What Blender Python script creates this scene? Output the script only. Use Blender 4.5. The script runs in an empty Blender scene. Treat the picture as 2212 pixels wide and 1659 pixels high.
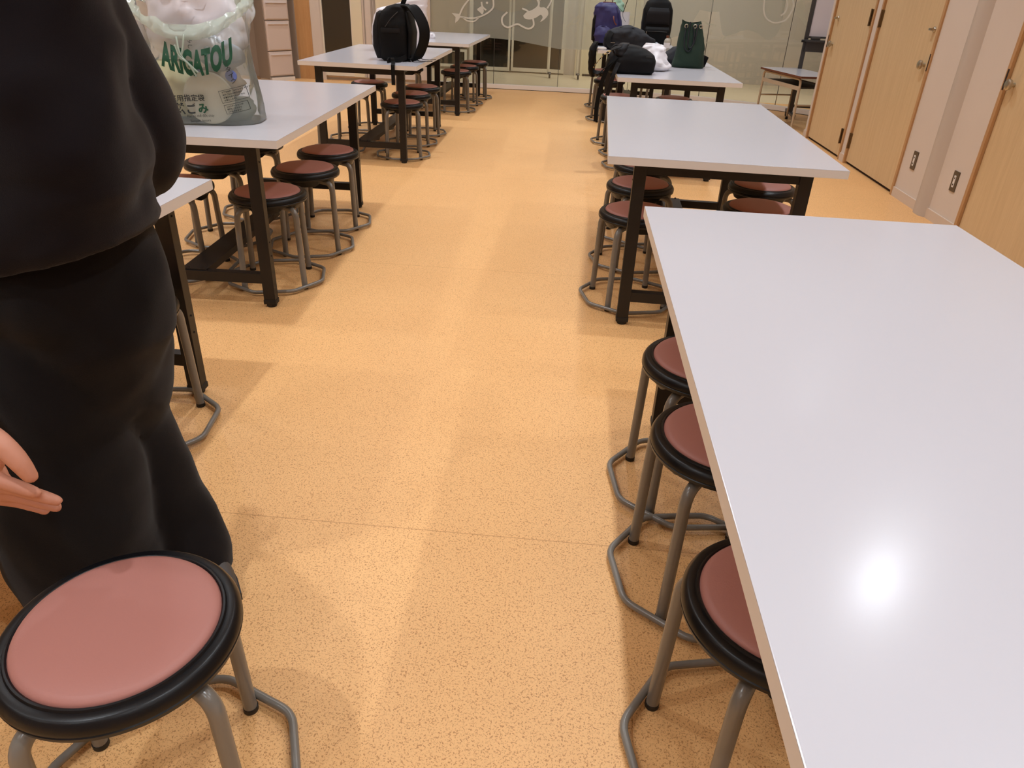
import bpy, bmesh, math, random
from mathutils import Vector, Matrix, noise
from mathutils.bvhtree import BVHTree
random.seed(4)
PI = math.pi
SC = bpy.context.scene
COL = SC.collection

# ------------------------------------------------------------------ camera
FPX, CAMH, PITCH, ROLL, YAW = 1550.05, 1.27802, 0.507779, 0.0451513, 0.0623691
def cam_axes():
    cp, sp = math.cos(PITCH), math.sin(PITCH)
    f = Vector((0, cp, -sp)); r = Vector((1, 0, 0)); u = r.cross(f)
    r2 = r*math.cos(ROLL)+u*math.sin(ROLL); u2 = -r*math.sin(ROLL)+u*math.cos(ROLL)
    Z = Matrix.Rotation(YAW, 3, 'Z')
    return Z@r2, Z@u2, Z@f
CR, CU, CF = cam_axes()
cd = bpy.data.cameras.new('camera'); cam = bpy.data.objects.new('camera', cd); COL.objects.link(cam)
cd.sensor_width = 36; cd.lens = FPX/2212*36; cd.clip_start = .02
cam.matrix_world = Matrix(((CR.x, CU.x, -CF.x, 0), (CR.y, CU.y, -CF.y, 0), (CR.z, CU.z, -CF.z, CAMH), (0, 0, 0, 1)))
SC.camera = cam
# ------------------------------------------------------------------ world, exposure, ceiling lights
w = bpy.data.worlds.new('world'); SC.world = w; w.use_nodes = True
w.node_tree.nodes['Background'].inputs[0].default_value = (1, .93, .86, 1)
w.node_tree.nodes['Background'].inputs[1].default_value = .12
SC.view_settings.view_transform = 'Standard'; SC.view_settings.look = 'None'
SC.view_settings.gamma = 1; SC.view_settings.use_curve_mapping = False
SC.view_settings.exposure = 0.0
CEIL = 2.6
LAMP_W = 6.9
lamp_spots = [(x, y, 1.0) for x in (-3.9, -2.7, -1.2, .32) for y in (-1.1, .3, 1.7, 3.05, 4.4, 5.9, 7.35, 8.75)]
lamp_spots += [(1.62, y, 1.0) for y in (-1.3, -.1, 1.25, 2.67, 4.07, 5.47, 6.9, 8.3)]
lamp_spots += [(-3.9, 9.9, .9), (-2.7, 10.0, 1.0), (-.5, 10.0, .8), (1.2, 9.9, .8), (3.3, 8.9, .8)]
for x, y, k in lamp_spots:
    ld = bpy.data.lights.new('downlight', 'AREA'); ld.shape = 'DISK'; ld.size = .06
    ld.energy = LAMP_W*k; ld.color = (.925, 1, 1.07); ld.spread = math.radians(122)
    lo = bpy.data.objects.new('downlight', ld); COL.objects.link(lo); lo.location = (x, y, CEIL-.012)
for x, y, e in ((-2.4, 12.0, 22), (.2, 11.9, 26), (2.4, 11.4, 24), (3.6, 10.6, 14)):
    ld = bpy.data.lights.new('hall_light', 'AREA'); ld.shape = 'DISK'; ld.size = .3; ld.energy = e; ld.color = (1, .99, .93)
    lo = bpy.data.objects.new('hall_light', ld); COL.objects.link(lo); lo.location = (x, y, CEIL-.02)

# ------------------------------------------------------------------ materials
def lin(c):
    return tuple((v/255/12.92 if v/255 <= .04045 else ((v/255+.055)/1.055)**2.4) for v in c)+(1,)
MATS = {}
def mat(name, rgb, rough=.5, metal=0, spec=.5, bump=0, bscale=200, var=0, vscale=3, srgb=True, coat=0, sheen=0):
    if name in MATS: return MATS[name]
    m = bpy.data.materials.new(name); m.use_nodes = True; nt = m.node_tree; b = nt.nodes['Principled BSDF']
    c = lin(rgb) if srgb else tuple(rgb)+(1,)
    b.inputs['Base Color'].default_value = c
    b.inputs['Roughness'].default_value = rough; b.inputs['Metallic'].default_value = metal
    b.inputs['Specular IOR Level'].default_value = spec
    b.inputs['Coat Weight'].default_value = coat; b.inputs['Sheen Weight'].default_value = sheen
    tc = nt.nodes.new('ShaderNodeTexCoord')
    if var:
        n = nt.nodes.new('ShaderNodeTexNoise'); n.inputs['Scale'].default_value = vscale; n.inputs['Detail'].default_value = 4
        nt.links.new(tc.outputs['Object'], n.inputs['Vector'])
        mx = nt.nodes.new('ShaderNodeMix'); mx.data_type = 'RGBA'
        mx.inputs[6].default_value = tuple(v*(1-var) for v in c[:3])+(1,); mx.inputs[7].default_value = tuple(min(1, v*(1+var)) for v in c[:3])+(1,)
        nt.links.new(n.outputs['Fac'], mx.inputs[0]); nt.links.new(mx.outputs[2], b.inputs['Base Color'])
    if bump:
        n = nt.nodes.new('ShaderNodeTexNoise'); n.inputs['Scale'].default_value = bscale; n.inputs['Detail'].default_value = 3
        nt.links.new(tc.outputs['Object'], n.inputs['Vector'])
        bp = nt.nodes.new('ShaderNodeBump'); bp.inputs['Strength'].default_value = bump; bp.inputs['Distance'].default_value = .002
        nt.links.new(n.outputs['Fac'], bp.inputs['Height']); nt.links.new(bp.outputs['Normal'], b.inputs['Normal'])
    MATS[name] = m; return m
def wood_mat(name, a, b_, scale=(14, 14, 1.1), rough=.45, spec=.35):
    m = bpy.data.materials.new(name); m.use_nodes = True; nt = m.node_tree; b = nt.nodes['Principled BSDF']
    tc = nt.nodes.new('ShaderNodeTexCoord'); mp = nt.nodes.new('ShaderNodeMapping'); mp.inputs['Scale'].default_value = scale
    n = nt.nodes.new('ShaderNodeTexNoise'); n.inputs['Scale'].default_value = 3; n.inputs['Detail'].default_value = 6; n.inputs['Roughness'].default_value = .6
    n2 = nt.nodes.new('ShaderNodeTexNoise'); n2.inputs['Scale'].default_value = 14; n2.inputs['Detail'].default_value = 3
    nt.links.new(tc.outputs['Object'], mp.inputs['Vector']); nt.links.new(mp.outputs[0], n.inputs['Vector']); nt.links.new(mp.outputs[0], n2.inputs['Vector'])
    r = nt.nodes.new('ShaderNodeValToRGB'); r.color_ramp.elements[0].position = .3; r.color_ramp.elements[1].position = .7
    r.color_ramp.elements[0].color = lin(a); r.color_ramp.elements[1].color = lin(b_)
    ad = nt.nodes.new('ShaderNodeMath'); ad.operation = 'MULTIPLY_ADD'; ad.inputs[1].default_value = .35
    sb = nt.nodes.new('ShaderNodeMath'); sb.operation = 'MULTIPLY'; sb.inputs[1].default_value = .65
    nt.links.new(n.outputs['Fac'], sb.inputs[0]); nt.links.new(n2.outputs['Fac'], ad.inputs[0]); nt.links.new(sb.outputs[0], ad.inputs[2])
    nt.links.new(ad.outputs[0], r.inputs[0]); nt.links.new(r.outputs[0], b.inputs['Base Color'])
    b.inputs['Roughness'].default_value = rough; b.inputs['Specular IOR Level'].default_value = spec
    MATS[name] = m; return m
def floor_mat():
    m = bpy.data.materials.new('speckled_vinyl'); m.use_nodes = True; nt = m.node_tree; b = nt.nodes['Principled BSDF']; L = nt.links
    def N(t): return nt.nodes.new('ShaderNode'+t)
    def mth(op, a, b_=None, c=None):
        n = N('Math'); n.operation = op
        for i, v in enumerate((a, b_, c)):
            if v is None: continue
            if hasattr(v, 'links'): L.new(v, n.inputs[i])
            else: n.inputs[i].default_value = v
        return n.outputs[0]
    tc = N('TexCoord'); pos = tc.outputs['Object']
    # worm-like flecks: thin iso-lines of a warped noise, broken up by a second noise
    n1 = N('TexNoise'); n1.inputs['Scale'].default_value = 150; n1.inputs['Detail'].default_value = 1.5; n1.inputs['Distortion'].default_value = .8; L.new(pos, n1.inputs['Vector'])
    n2 = N('TexNoise'); n2.inputs['Scale'].default_value = 210; n2.inputs['Detail'].default_value = 1; L.new(pos, n2.inputs['Vector'])
    line = mth('LESS_THAN', mth('ABSOLUTE', mth('SUBTRACT', n1.outputs['Fac'], .5)), .042)
    brk = mth('GREATER_THAN', n2.outputs['Fac'], .52)
    fleck = mth('MULTIPLY', line, brk)
    v = N('TexVoronoi'); v.inputs['Scale'].default_value = 170; L.new(pos, v.inputs['Vector'])
    dot = mth('LESS_THAN', v.outputs['Distance'], .2)
    big = N('TexNoise'); big.inputs['Scale'].default_value = 2.2; big.inputs['Detail'].default_value = 3; L.new(pos, big.inputs['Vector'])
    base = N('Mix'); base.data_type = 'RGBA'; base.inputs[6].default_value = FLOOR_A; base.inputs[7].default_value = FLOOR_B; L.new(big.outputs['Fac'], base.inputs[0])
    mo = N('TexNoise'); mo.inputs['Scale'].default_value = 300; L.new(pos, mo.inputs['Vector'])
    m0 = N('Mix'); m0.data_type = 'RGBA'; L.new(base.outputs[2], m0.inputs[6]); m0.inputs[7].default_value = FLOOR_C; L.new(mth('MULTIPLY', mth('SUBTRACT', mo.outputs['Fac'], .35), 1.0), m0.inputs[0])
    m1 = N('Mix'); m1.data_type = 'RGBA'; L.new(m0.outputs[2], m1.inputs[6]); m1.inputs[7].default_value = FLOOR_D; L.new(mth('MULTIPLY', fleck, .62), m1.inputs[0])
    m2 = N('Mix'); m2.data_type = 'RGBA'; L.new(m1.outputs[2], m2.inputs[6]); m2.inputs[7].default_value = FLOOR_D; L.new(mth('MULTIPLY', dot, .35), m2.inputs[0])
    # welded seams between sheets
    sp = N('SeparateXYZ'); L.new(pos, sp.inputs[0])
    fr = mth('ABSOLUTE', mth('SUBTRACT', mth('FRACT', mth('DIVIDE', mth('SUBTRACT', sp.outputs[1], .46), 2.0)), .5))
    seam = mth('LESS_THAN', fr, .0006)
    m3 = N('Mix'); m3.data_type = 'RGBA'; L.new(m2.outputs[2], m3.inputs[6]); m3.inputs[7].default_value = FLOOR_D; L.new(mth('MULTIPLY', seam, .5), m3.inputs[0])
    L.new(m3.outputs[2], b.inputs['Base Color'])
    b.inputs['Roughness'].default_value = .42; b.inputs['Specular IOR Level'].default_value = .35
    bn = N('TexNoise'); bn.inputs['Scale'].default_value = 60; L.new(pos, bn.inputs['Vector'])
    bp = N('Bump'); bp.inputs['Strength'].default_value = .12; bp.inputs['Distance'].default_value = .002; L.new(bn.outputs['Fac'], bp.inputs['Height']); L.new(bp.outputs[0], b.inputs['Normal'])
    return m
FLOOR_A = lin((229, 177, 118)); FLOOR_B = lin((237, 187, 128)); FLOOR_C = lin((210, 155, 98)); FLOOR_D = lin((140, 84, 34))
def film_mat(name, rgb, alpha, rough=.5, transl=.35):
    m = bpy.data.materials.new(name); m.use_nodes = True; nt = m.node_tree; L = nt.links
    nt.nodes.clear(); o = nt.nodes.new('ShaderNodeOutputMaterial')
    t = nt.nodes.new('ShaderNodeBsdfTransparent'); d = nt.nodes.new('ShaderNodeBsdfDiffuse'); d.inputs[0].default_value = lin(rgb)
    tl = nt.nodes.new('ShaderNodeBsdfTranslucent'); tl.inputs[0].default_value = lin(rgb)
    g = nt.nodes.new('ShaderNodeBsdfGlossy'); g.inputs['Roughness'].default_value = rough
    a = nt.nodes.new('ShaderNodeMixShader'); a.inputs[0].default_value = transl; L.new(d.outputs[0], a.inputs[1]); L.new(tl.outputs[0], a.inputs[2])
    c = nt.nodes.new('ShaderNodeMixShader'); c.inputs[0].default_value = alpha; L.new(t.outputs[0], c.inputs[1]); L.new(a.outputs[0], c.inputs[2])
    e = nt.nodes.new('ShaderNodeMixShader'); fr = nt.nodes.new('ShaderNodeFresnel'); fr.inputs[0].default_value = 1.45
    L.new(fr.outputs[0], e.inputs[0]); L.new(c.outputs[0], e.inputs[1]); L.new(g.outputs[0], e.inputs[2]); L.new(e.outputs[0], o.inputs[0])
    MATS[name] = m; return m
M_floor = floor_mat()
M_wall = mat('wall_paint', (216, 202, 190), .7, spec=.25, var=.02, vscale=6)
M_pipe = mat('pipe_cover', (196, 182, 170), .5, spec=.3)
M_ceil = mat('ceiling_board', (225, 220, 212), .8)
M_base = mat('baseboard_vinyl', (212, 193, 176), .5)
M_door = wood_mat('door_oak', (206, 176, 134), (220, 192, 150), (10, 10, .7))
M_trimw = wood_mat('door_trim_oak', (178, 134, 90), (196, 152, 106), (20, 20, 1.5))
M_panelw = wood_mat('panel_oak', (186, 138, 90), (204, 158, 108), (12, 12, .8))
M_dark = mat('door_shadow_gap', (40, 24, 16), .8)
M_hinge = mat('hinge_metal', (120, 100, 74), .35, metal=.8)
M_nickel = mat('satin_nickel', (190, 184, 172), .28, metal=1)
M_outlet = mat('outlet_plate', (104, 92, 78), .4, metal=.6)
M_white = mat('white_plastic', (226, 220, 214), .4)
M_top = mat('white_laminate', (191, 189, 195), .21, spec=.5)
M_edge = mat('laminate_edge', (226, 222, 220), .45)
M_black = mat('black_steel', (24, 20, 19), .42, bump=.15, bscale=500, spec=.4)
M_hole = mat('bolt_hole', (6, 5, 5), .9)
M_rubber = mat('black_rubber', (16, 15, 15), .6)
M_pad = mat('brown_vinyl', (170, 114, 104), .48, spec=.38, bump=.1, bscale=350)
M_rim = mat('black_plastic', (12, 12, 15), .33, spec=.33, bump=.08, bscale=700)
M_tube = mat('grey_enamel', (118, 112, 104), .26, spec=.6)
M_alu = mat('ivory_frame', (224, 216, 200), .45)
M_glassdark = mat('dark_pane', (52, 46, 34), .12, spec=.6)
M_darkpane = mat('night_pane', (16, 13, 9), .1, spec=.6)
M_hallfloor = wood_mat('pale_planks', (206, 188, 158), (226, 210, 182), (1, 9, 9), .3, .5)
M_hallwall = mat('hall_wall', (202, 192, 182), .7)
M_cream = mat('cream_panel', (226, 214, 186), .6)
M_drawer = mat('drawer_front', (208, 192, 184), .45)
M_tower = mat('drawer_shell', (160, 148, 138), .5)
M_fridge = mat('grey_appliance', (142, 126, 108), .45)
M_greymetal = mat('dark_grey_metal', (78, 76, 76), .4, metal=.3)
M_board = mat('whiteboard_face', (232, 224, 230), .25)
M_desk_edge = mat('desk_brown_edge', (110, 62, 38), .5)
M_cream_tube = mat('cream_tube', (192, 172, 146), .4)
M_shelf = mat('dark_shelf', (70, 64, 52), .6)
M_shirt = mat('black_cotton_shirt', (22, 17, 21), .95, spec=.12, bump=.35, bscale=900, sheen=.12)
M_trouser = mat('black_trousers', (21, 17, 17), .95, spec=.12, bump=.35, bscale=800, sheen=.10)
M_skin = mat('skin', (206, 146, 122), .5, spec=.35, bump=.15, bscale=300, var=.06, vscale=30)
M_hair = mat('black_hair', (18, 14, 12), .5)
M_shoe = mat('shoe_grey', (74, 69, 66), .7)
M_sole = mat('shoe_sole', (50, 48, 48), .7)
M_nylon = mat('black_nylon', (9, 9, 11), .62, bump=.3, bscale=400, spec=.2)
M_nylon2 = mat('black_nylon_light', (22, 21, 24), .6, bump=.3, bscale=400, spec=.25)
M_blue = mat('blue_nylon', (40, 36, 92), .55, bump=.3, bscale=300)
M_navy = mat('navy_cloth', (13, 15, 25), .75, bump=.3, bscale=300)
M_green = mat('green_canvas', (19, 44, 31), .8, bump=.4, bscale=600)
M_cord = mat('navy_cord', (12, 20, 30), .6)
M_leather = mat('brown_leather', (120, 62, 46), .5)
M_paper = mat('white_paper', (226, 218, 216), .7)
M_cloth = mat('white_cloth', (232, 230, 236), .85)
M_mint = mat('mint_plastic', (168, 206, 182), .35)
M_gold = mat('gold_stripe', (176, 150, 96), .5)
M_bottle = mat('clear_plastic', (180, 172, 158), .2)
M_green_ink = mat('green_ink', (8, 74, 48), .5)
M_black_ink = mat('black_ink', (40, 44, 44), .6)
M_bagplastic = film_mat('garbage_bag_plastic', (238, 248, 240), .26, .22, .5)
M_bagfold = film_mat('garbage_bag_folds', (230, 246, 232), .66, .22, .5)
M_whitebag = mat('white_polythene', (226, 222, 228), .28, spec=.5)
M_lid = mat('paper_lid', (252, 250, 232), .6)
M_waste1 = mat('yellow_food_tray', (206, 198, 150), .6)
M_waste2 = mat('grey_crumpled_plastic', (170, 176, 186), .3)
M_waste3 = mat('beige_paper', (190, 172, 150), .7)
M_bluecap = mat('blue_cap', (110, 130, 206), .4)
M_film = film_mat('frosted_film', (206, 214, 204), .56, .25, .22)
M_film2 = film_mat('frosted_art', (244, 246, 238), .9, .3, .08)
M_film3 = film_mat('frosted_art_faint', (226, 230, 212), .45, .3, .3)
def glass_mat():
    m = bpy.data.materials.new('clear_glass'); m.use_nodes = True; nt = m.node_tree; L = nt.links; nt.nodes.clear()
    o = nt.nodes.new('ShaderNodeOutputMaterial'); t = nt.nodes.new('ShaderNodeBsdfTransparent'); t.inputs[0].default_value = (.95, .96, .94, 1)
    g = nt.nodes.new('ShaderNodeBsdfGlossy'); g.inputs['Roughness'].default_value = .02; fr = nt.nodes.new('ShaderNodeFresnel'); fr.inputs[0].default_value = 1.5
    mx = nt.nodes.new('ShaderNodeMixShader'); L.new(fr.outputs[0], mx.inputs[0]); L.new(t.outputs[0], mx.inputs[1]); L.new(g.outputs[0], mx.inputs[2]); L.new(mx.outputs[0], o.inputs[0]); return m
M_glass = glass_mat()
M_rail = mat('pale_rail', (242, 234, 226), .3)

# ------------------------------------------------------------------ mesh helpers
def obj(name, bm, m, parent=None, smooth=None, mats=None, loc=None):
    me = bpy.data.meshes.new(name)
    bmesh.ops.recalc_face_normals(bm, faces=bm.faces[:])
    if smooth is not None:
        for e in bm.edges:
            if len(e.link_faces) == 2 and e.calc_face_angle(0) > math.radians(smooth): e.smooth = False
        for f in bm.faces: f.smooth = True
    bm.to_mesh(me); bm.free()
    me.materials.append(m)
    for x in (mats or []): me.materials.append(x)
    o = bpy.data.objects.new(name, me); COL.objects.link(o)
    if parent: o.parent = parent
    if loc: o.location = loc
    return o
def tag(o, label, cat, group=None):
    o['label'] = label; o['category'] = cat
    if group: o['group'] = group
    return o
def thing(name, label, cat, loc=(0, 0, 0), rz=0, group=None):
    o = bpy.data.objects.new(name, None); COL.objects.link(o); o.location = loc; o.rotation_euler = (0, 0, rz); o.empty_display_size = .1
    return tag(o, label, cat, group)
def struct(name, bm, m, parent=None, smooth=None, mats=None):
    o = obj(name, bm, m, parent, smooth, mats)
    if not parent: o['kind'] = 'structure'
    return o
def sempty(name, loc=(0, 0, 0)):
    o = bpy.data.objects.new(name, None); COL.objects.link(o); o.location = loc; o['kind'] = 'structure'; return o
def NB(): return bmesh.new()
def box(bm, x0, x1, y0, y1, z0, z1, T=None, mi=0, bevel=0):
    vs = [bm.verts.new((x, y, z)) for z in (z0, z1) for x, y in ((x0, y0), (x1, y0), (x1, y1), (x0, y1))]
    fs = [bm.faces.new([vs[i] for i in q]) for q in ((3, 2, 1, 0), (4, 5, 6, 7), (0, 1, 5, 4), (1, 2, 6, 5), (2, 3, 7, 6), (3, 0, 4, 7))]
    for f in fs: f.material_index = mi
    if bevel:
        es = list({e for f in fs for e in f.edges})
        r = bmesh.ops.bevel(bm, geom=es, offset=bevel, segments=2, affect='EDGES', profile=.7)
        vs = list({v for f in r['faces'] for v in f.verts} | {v for v in vs if v.is_valid})
    if T is not None:
        for v in vs: v.co = T@v.co
    return bm
def bx(*a, **k): return box(NB(), *a, **k)
def tube(bm, pts, r, n=12, closed=False, cap=True, rr=None, flat=1.0, up0=None):
    pts = [Vector(p) for p in pts]; N = len(pts); rings = []
    def tan(i):
        a = pts[(i-1) % N] if (closed or i > 0) else pts[i]; b = pts[(i+1) % N] if (closed or i < N-1) else pts[i]
        return (b-a).normalized()
    t0 = tan(0); up = Vector(up0) if up0 else (Vector((0, 0, 1)) if abs(t0.z) < .9 else Vector((1, 0, 0)))
    s = t0.cross(up).normalized(); 
    for i in range(N):
        t = tan(i); s = (s-t*s.dot(t)).normalized(); u = s.cross(t)
        R = rr[i] if rr else r
        rings.append([bm.verts.new(pts[i]+(s*math.cos(2*PI*k/n)+u*math.sin(2*PI*k/n)*flat)*R) for k in range(n)])
    for i in range(N if closed else N-1):
        a, b = rings[i], rings[(i+1) % N]
        for k in range(n): bm.faces.new((a[k], a[(k+1) % n], b[(k+1) % n], b[k]))
    if cap and not closed: bm.faces.new(rings[0][::-1]); bm.faces.new(rings[-1])
    return bm
def arc_path(pts, rad, seg=5):
    """polyline with rounded corners"""
    pts = [Vector(p) for p in pts]; out = [pts[0]]
    for i in range(1, len(pts)-1):
        p, a, b = pts[i], pts[i-1], pts[i+1]; da, db = (a-p), (b-p); k = min(rad, da.length*.49, db.length*.49)
        A, B = p+da.normalized()*k, p+db.normalized()*k
        for j in range(seg+1):
            t = j/seg; out.append(A*(1-t)**2+p*2*t*(1-t)+B*t*t)
    out.append(pts[-1]); return out
def spline(pts, n=8):
    pts = [Vector(p) for p in pts]; P = [pts[0]*2-pts[1]]+pts+[pts[-1]*2-pts[-2]]; out = []
    for i in range(1, len(P)-2):
        for j in range(n):
            t = j/n; a, b, c, d = P[i-1], P[i], P[i+1], P[i+2]
            out.append(.5*((2*b)+(c-a)*t+(2*a-5*b+4*c-d)*t*t+(3*b-a-3*c+d)*t**3))
    out.append(pts[-1]); return out
def lathe(bm, prof, n=40, T=None):
    rings = []
    for r, z in prof:
        if r < 1e-6: rings.append([bm.verts.new((0, 0, z))])
        else: rings.append([bm.verts.new((r*math.cos(2*PI*k/n), r*math.sin(2*PI*k/n), z)) for k in range(n)])
    for a, b in zip(rings, rings[1:]):
        for k in range(n):
            q = [a[k % len(a)], a[(k+1) % len(a)], b[(k+1) % len(b)], b[k % len(b)]]
            q = list(dict.fromkeys(q))
            if len(q) > 2: bm.faces.new(q)
    if T is not None:
        for rg in rings:
            for v in rg: v.co = T@v.co
    return bm
def soft(prof, n=56, amp=.01, fs=9, seed=0, cap=True, sub=4, open_top=False, fold=0, bm=None):
    """cloth-like closed loft; prof rows (z, cx, cy, hx, hy, exponent)"""
    bm = bm or NB(); rows = []
    for i in range(len(prof)-1):
        for j in range(sub):
            t = j/sub; rows.append([a*(1-t)+b*t for a, b in zip(prof[i], prof[i+1])])
    rows.append(list(prof[-1])); rings = []
    for z, cx, cy, hx, hy, e in rows:
        ring = []
        for k in range(n):
            a = 2*PI*k/n; c, s = math.cos(a), math.sin(a)
            x = cx+hx*math.copysign(abs(c)**(2/e), c); y = cy+hy*math.copysign(abs(s)**(2/e), s)
            p = Vector((x, y, z)); q = p*fs+Vector((seed*7.3, seed*1.7, 0))
            d = amp*(noise.noise(q)+.5*noise.noise(q*2.3)+fold*abs(noise.noise(Vector((q.x*1.3, q.y*1.3, q.z*3.5)))))
            dr = Vector((x-cx, y-cy, 0)); dr = dr.normalized() if dr.length > 1e-6 else Vector()
            lo = rows[0][0]; fall = min(1, (z-lo)/.03+.15)
            p = p+dr*d*fall; p.z += amp*.35*noise.noise(q*1.7)*fall
            ring.append(bm.verts.new(p))
        rings.append(ring)
    for a, b in zip(rings, rings[1:]):
        for k in range(n): bm.faces.new((a[k], a[(k+1) % n], b[(k+1) % n], b[k]))
    bm.faces.new(rings[0][::-1])
    if not open_top: bm.faces.new(rings[-1])
    return bm
def strap(bm, pts, wd, th=.002, side=(0, 1, 0), n=8):
    P = spline(pts, n); sd = Vector(side).normalized(); prev = None
    for i, p in enumerate(P):
        t = (P[min(i+1, len(P)-1)]-P[max(i-1, 0)]).normalized(); s = (sd-t*sd.dot(t)).normalized(); u = s.cross(t)
        r = [bm.verts.new(p+s*a*wd/2+u*b*th/2) for a, b in ((-1, -1), (1, -1), (1, 1), (-1, 1))]
        if prev:
            for k in range(4): bm.faces.new((prev[k], prev[(k+1) % 4], r[(k+1) % 4], r[k]))
        else: bm.faces.new(r[::-1])
        prev = r
    bm.faces.new(prev); return bm
def remesh(o, vox, smooth=4):
    md = o.modifiers.new('remesh', 'REMESH'); md.mode = 'VOXEL'; md.voxel_size = vox; md.use_smooth_shade = True
    if smooth:
        s = o.modifiers.new('smooth', 'SMOOTH'); s.iterations = smooth; s.factor = .5

# ------------------------------------------------------------------ room shell
struct('floor', bx(-5.3, 4.3, -2.2, 10.69, -.05, 0), M_floor)
struct('floor', bx(-5.3, 4.3, 10.70, 13.1, -.05, -.001), M_hallfloor)
struct('ceiling', bx(-5.3, 4.3, -2.2, 13.1, CEIL, CEIL+.05), M_ceil)
struct('wall_left', bx(-5.4, -5.3, -2.2, 13.1, 0, CEIL), M_wall)
struct('wall_front', bx(-5.3, 2.46, -2.3, -2.2, 0, CEIL), M_wall)
# right wall with door openings filled by door objects
bm = NB()
for y0, y1 in ((-2.2, 3.70), (4.66, 5.665), (6.825, 6.945), (8.045, 8.14)): box(bm, 2.46, 2.56, y0, y1, 0, CEIL)
for y0, y1 in ((3.70, 4.66), (5.665, 6.825), (6.945, 8.045)): box(bm, 2.46, 2.56, y0, y1, 2.12, CEIL)
struct('wall_right', bm, M_wall)
struct('wall_corner', bx(2.56, 4.3, 8.04, 8.14, 0, CEIL), M_wall)
struct('wall_far', bx(4.3, 4.4, 8.04, 13.1, 0, CEIL), M_hallwall)
bm = NB()
for y0, y1 in ((-2.2, 3.70), (4.66, 5.06), (5.225, 5.665), (6.825, 6.945), (8.045, 8.14)): box(bm, 2.45, 2.46, y0, y1, 0, .065)
box(bm, 2.45, 2.56, 8.14, 8.15, 0, .065)
struct('baseboard_right', bm, M_base)
# grey vertical pipe cover between the outlets
bm = NB(); prof = [(2.46, 5.055), (2.425, 5.085), (2.42, 5.14), (2.425, 5.195), (2.46, 5.23)]
a = [bm.verts.new((x, y, 0)) for x, y in prof]; b = [bm.verts.new((x, y, CEIL)) for x, y in prof]
for i in range(4): bm.faces.new((a[i], a[i+1], b[i+1], b[i]))
struct('trim_1', bm, M_pipe, smooth=60)
def door(name, y0, y1, hinge_y, knob_y, lock):
    d = sempty(name, (2.46, (y0+y1)/2, 0)); X = 0
    yy0, yy1 = y0-d.location.y, y1-d.location.y
    bm = NB()
    for a, b in ((yy0-.03, yy0), (yy1, yy1+.03)): box(bm, X-.012, X+.09, a, b, 0, 2.12)
    box(bm, X-.012, X+.09, yy0, yy1, 2.09, 2.12); obj('door_frame', bm, M_trimw, d)
    obj('door_leaf', bx(X+.006, X+.045, yy0+.004, yy1-.004, .022, 2.086), M_door, d)
    obj('door_gap', bx(X+.02, X+.09, yy0, yy1, 0, .022), M_dark, d)
    if hinge_y is not None:
        for z0, z1 in ((.13, .255), (1.09, 1.215), (1.85, 1.975)):
            bm = NB(); h = hinge_y-d.location.y
            box(bm, X-.004, X+.006, h-.018, h+.018, z0, z1)
            tube(bm, [(X-.010, h, z0-.003), (X-.010, h, z1+.003)], .007, 10); obj('hinge', bm, M_hinge, d, 40)
    k = knob_y-d.location.y
    T = Matrix.Translation((X+.006, k, .895))@Matrix.Rotation(-PI/2, 4, 'Y')
    obj('door_knob', lathe(NB(), [(.012, 0), (.012, .018), (.028, .024), (.031, .032), (.030, .040), (.024, .045), (0, .046)], 28, T), M_nickel, d, 40)
    if lock:
        T = Matrix.Translation((X+.006, k, 1.12))@Matrix.Rotation(-PI/2, 4, 'Y')
        bm = lathe(NB(), [(.019, 0), (.019, .006), (.014, .012), (0, .012)], 24, T); box(bm, X-.032, X-.004, k-.018, k+.018, 1.112, 1.128, bevel=.003)
        obj('thumb_turn', bm, M_nickel, d, 40)
    obj('strike_plate', bx(X-.0135, X-.012, (yy1 if k > 0 else yy0-.02)+.002, (yy1+.018 if k > 0 else yy0-.004), .86, .97), M_dark, d)
    return d
door('door_1', 6.975, 8.015, 7.035, 7.905, True)
door('door_2', 5.695, 6.795, 6.80, 5.775, True)
door('door_3', 3.73, 4.63, None, 4.565, False)
for y, l in ((5.470, 'brushed metal wall outlet plate beside the middle wooden door, left of the grey pipe'), (4.838, 'brushed metal wall outlet plate between the grey pipe and the nearest wooden door')):
    t = thing('wall_outlet', l, 'wall outlet', (2.46, y, .295), 0, 'wall outlets')
    obj('plate', bx(-.006, 0, -.036, .036, -.062, .062, bevel=.002), M_outlet, t)
    bm = bx(-.009, -.006, -.011, .011, -.036, .036); obj('socket', bm, M_white, t)
    for z in (-.02, .02): obj('socket_slot', bx(-.0095, -.009, -.005, .005, z-.005, z+.005), M_dark, t)

# back-left wall: wood panel, glazed door, cream panels, kick grille
Y = 10.69
bm = NB(); box(bm, -5.3, -3.94, Y, Y+.1, 0, CEIL); box(bm, -3.70, -3.475, Y, Y+.1, 0, CEIL); box(bm, -3.475, -3.06, Y, Y+.1, 2.1, CEIL); box(bm, -3.475, -3.06, Y, Y+.1, .055, .28); box(bm, -3.06, -2.0, Y, Y+.1, .055, CEIL)
box(bm, -3.475, -2.0, Y+.03, Y+.1, 0, .055)
struct('wall_back', bm, M_wall)
struct('trim_2', bx(-3.94, -3.85, Y-.02, Y+.05, 0, CEIL), M_tower)
struct('trim_3', bx(-3.85, -3.64, Y-.01, Y+.05, 0, CEIL), M_panelw)
d = sempty('door_4', (-3.27, Y, 0))
bm = NB(); box(bm, -.215, -.195, -.02, .03, .06, 2.1); box(bm, .19, .20, -.012, .03, .06, 2.1); box(bm, -.195, .19, -.012, .03, .06, .30)
obj('door_frame', bm, M_alu, d)
obj('glass_pane', bx(-.195, .19, 0, .012, .30, 2.1), M_glassdark, d)
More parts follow.
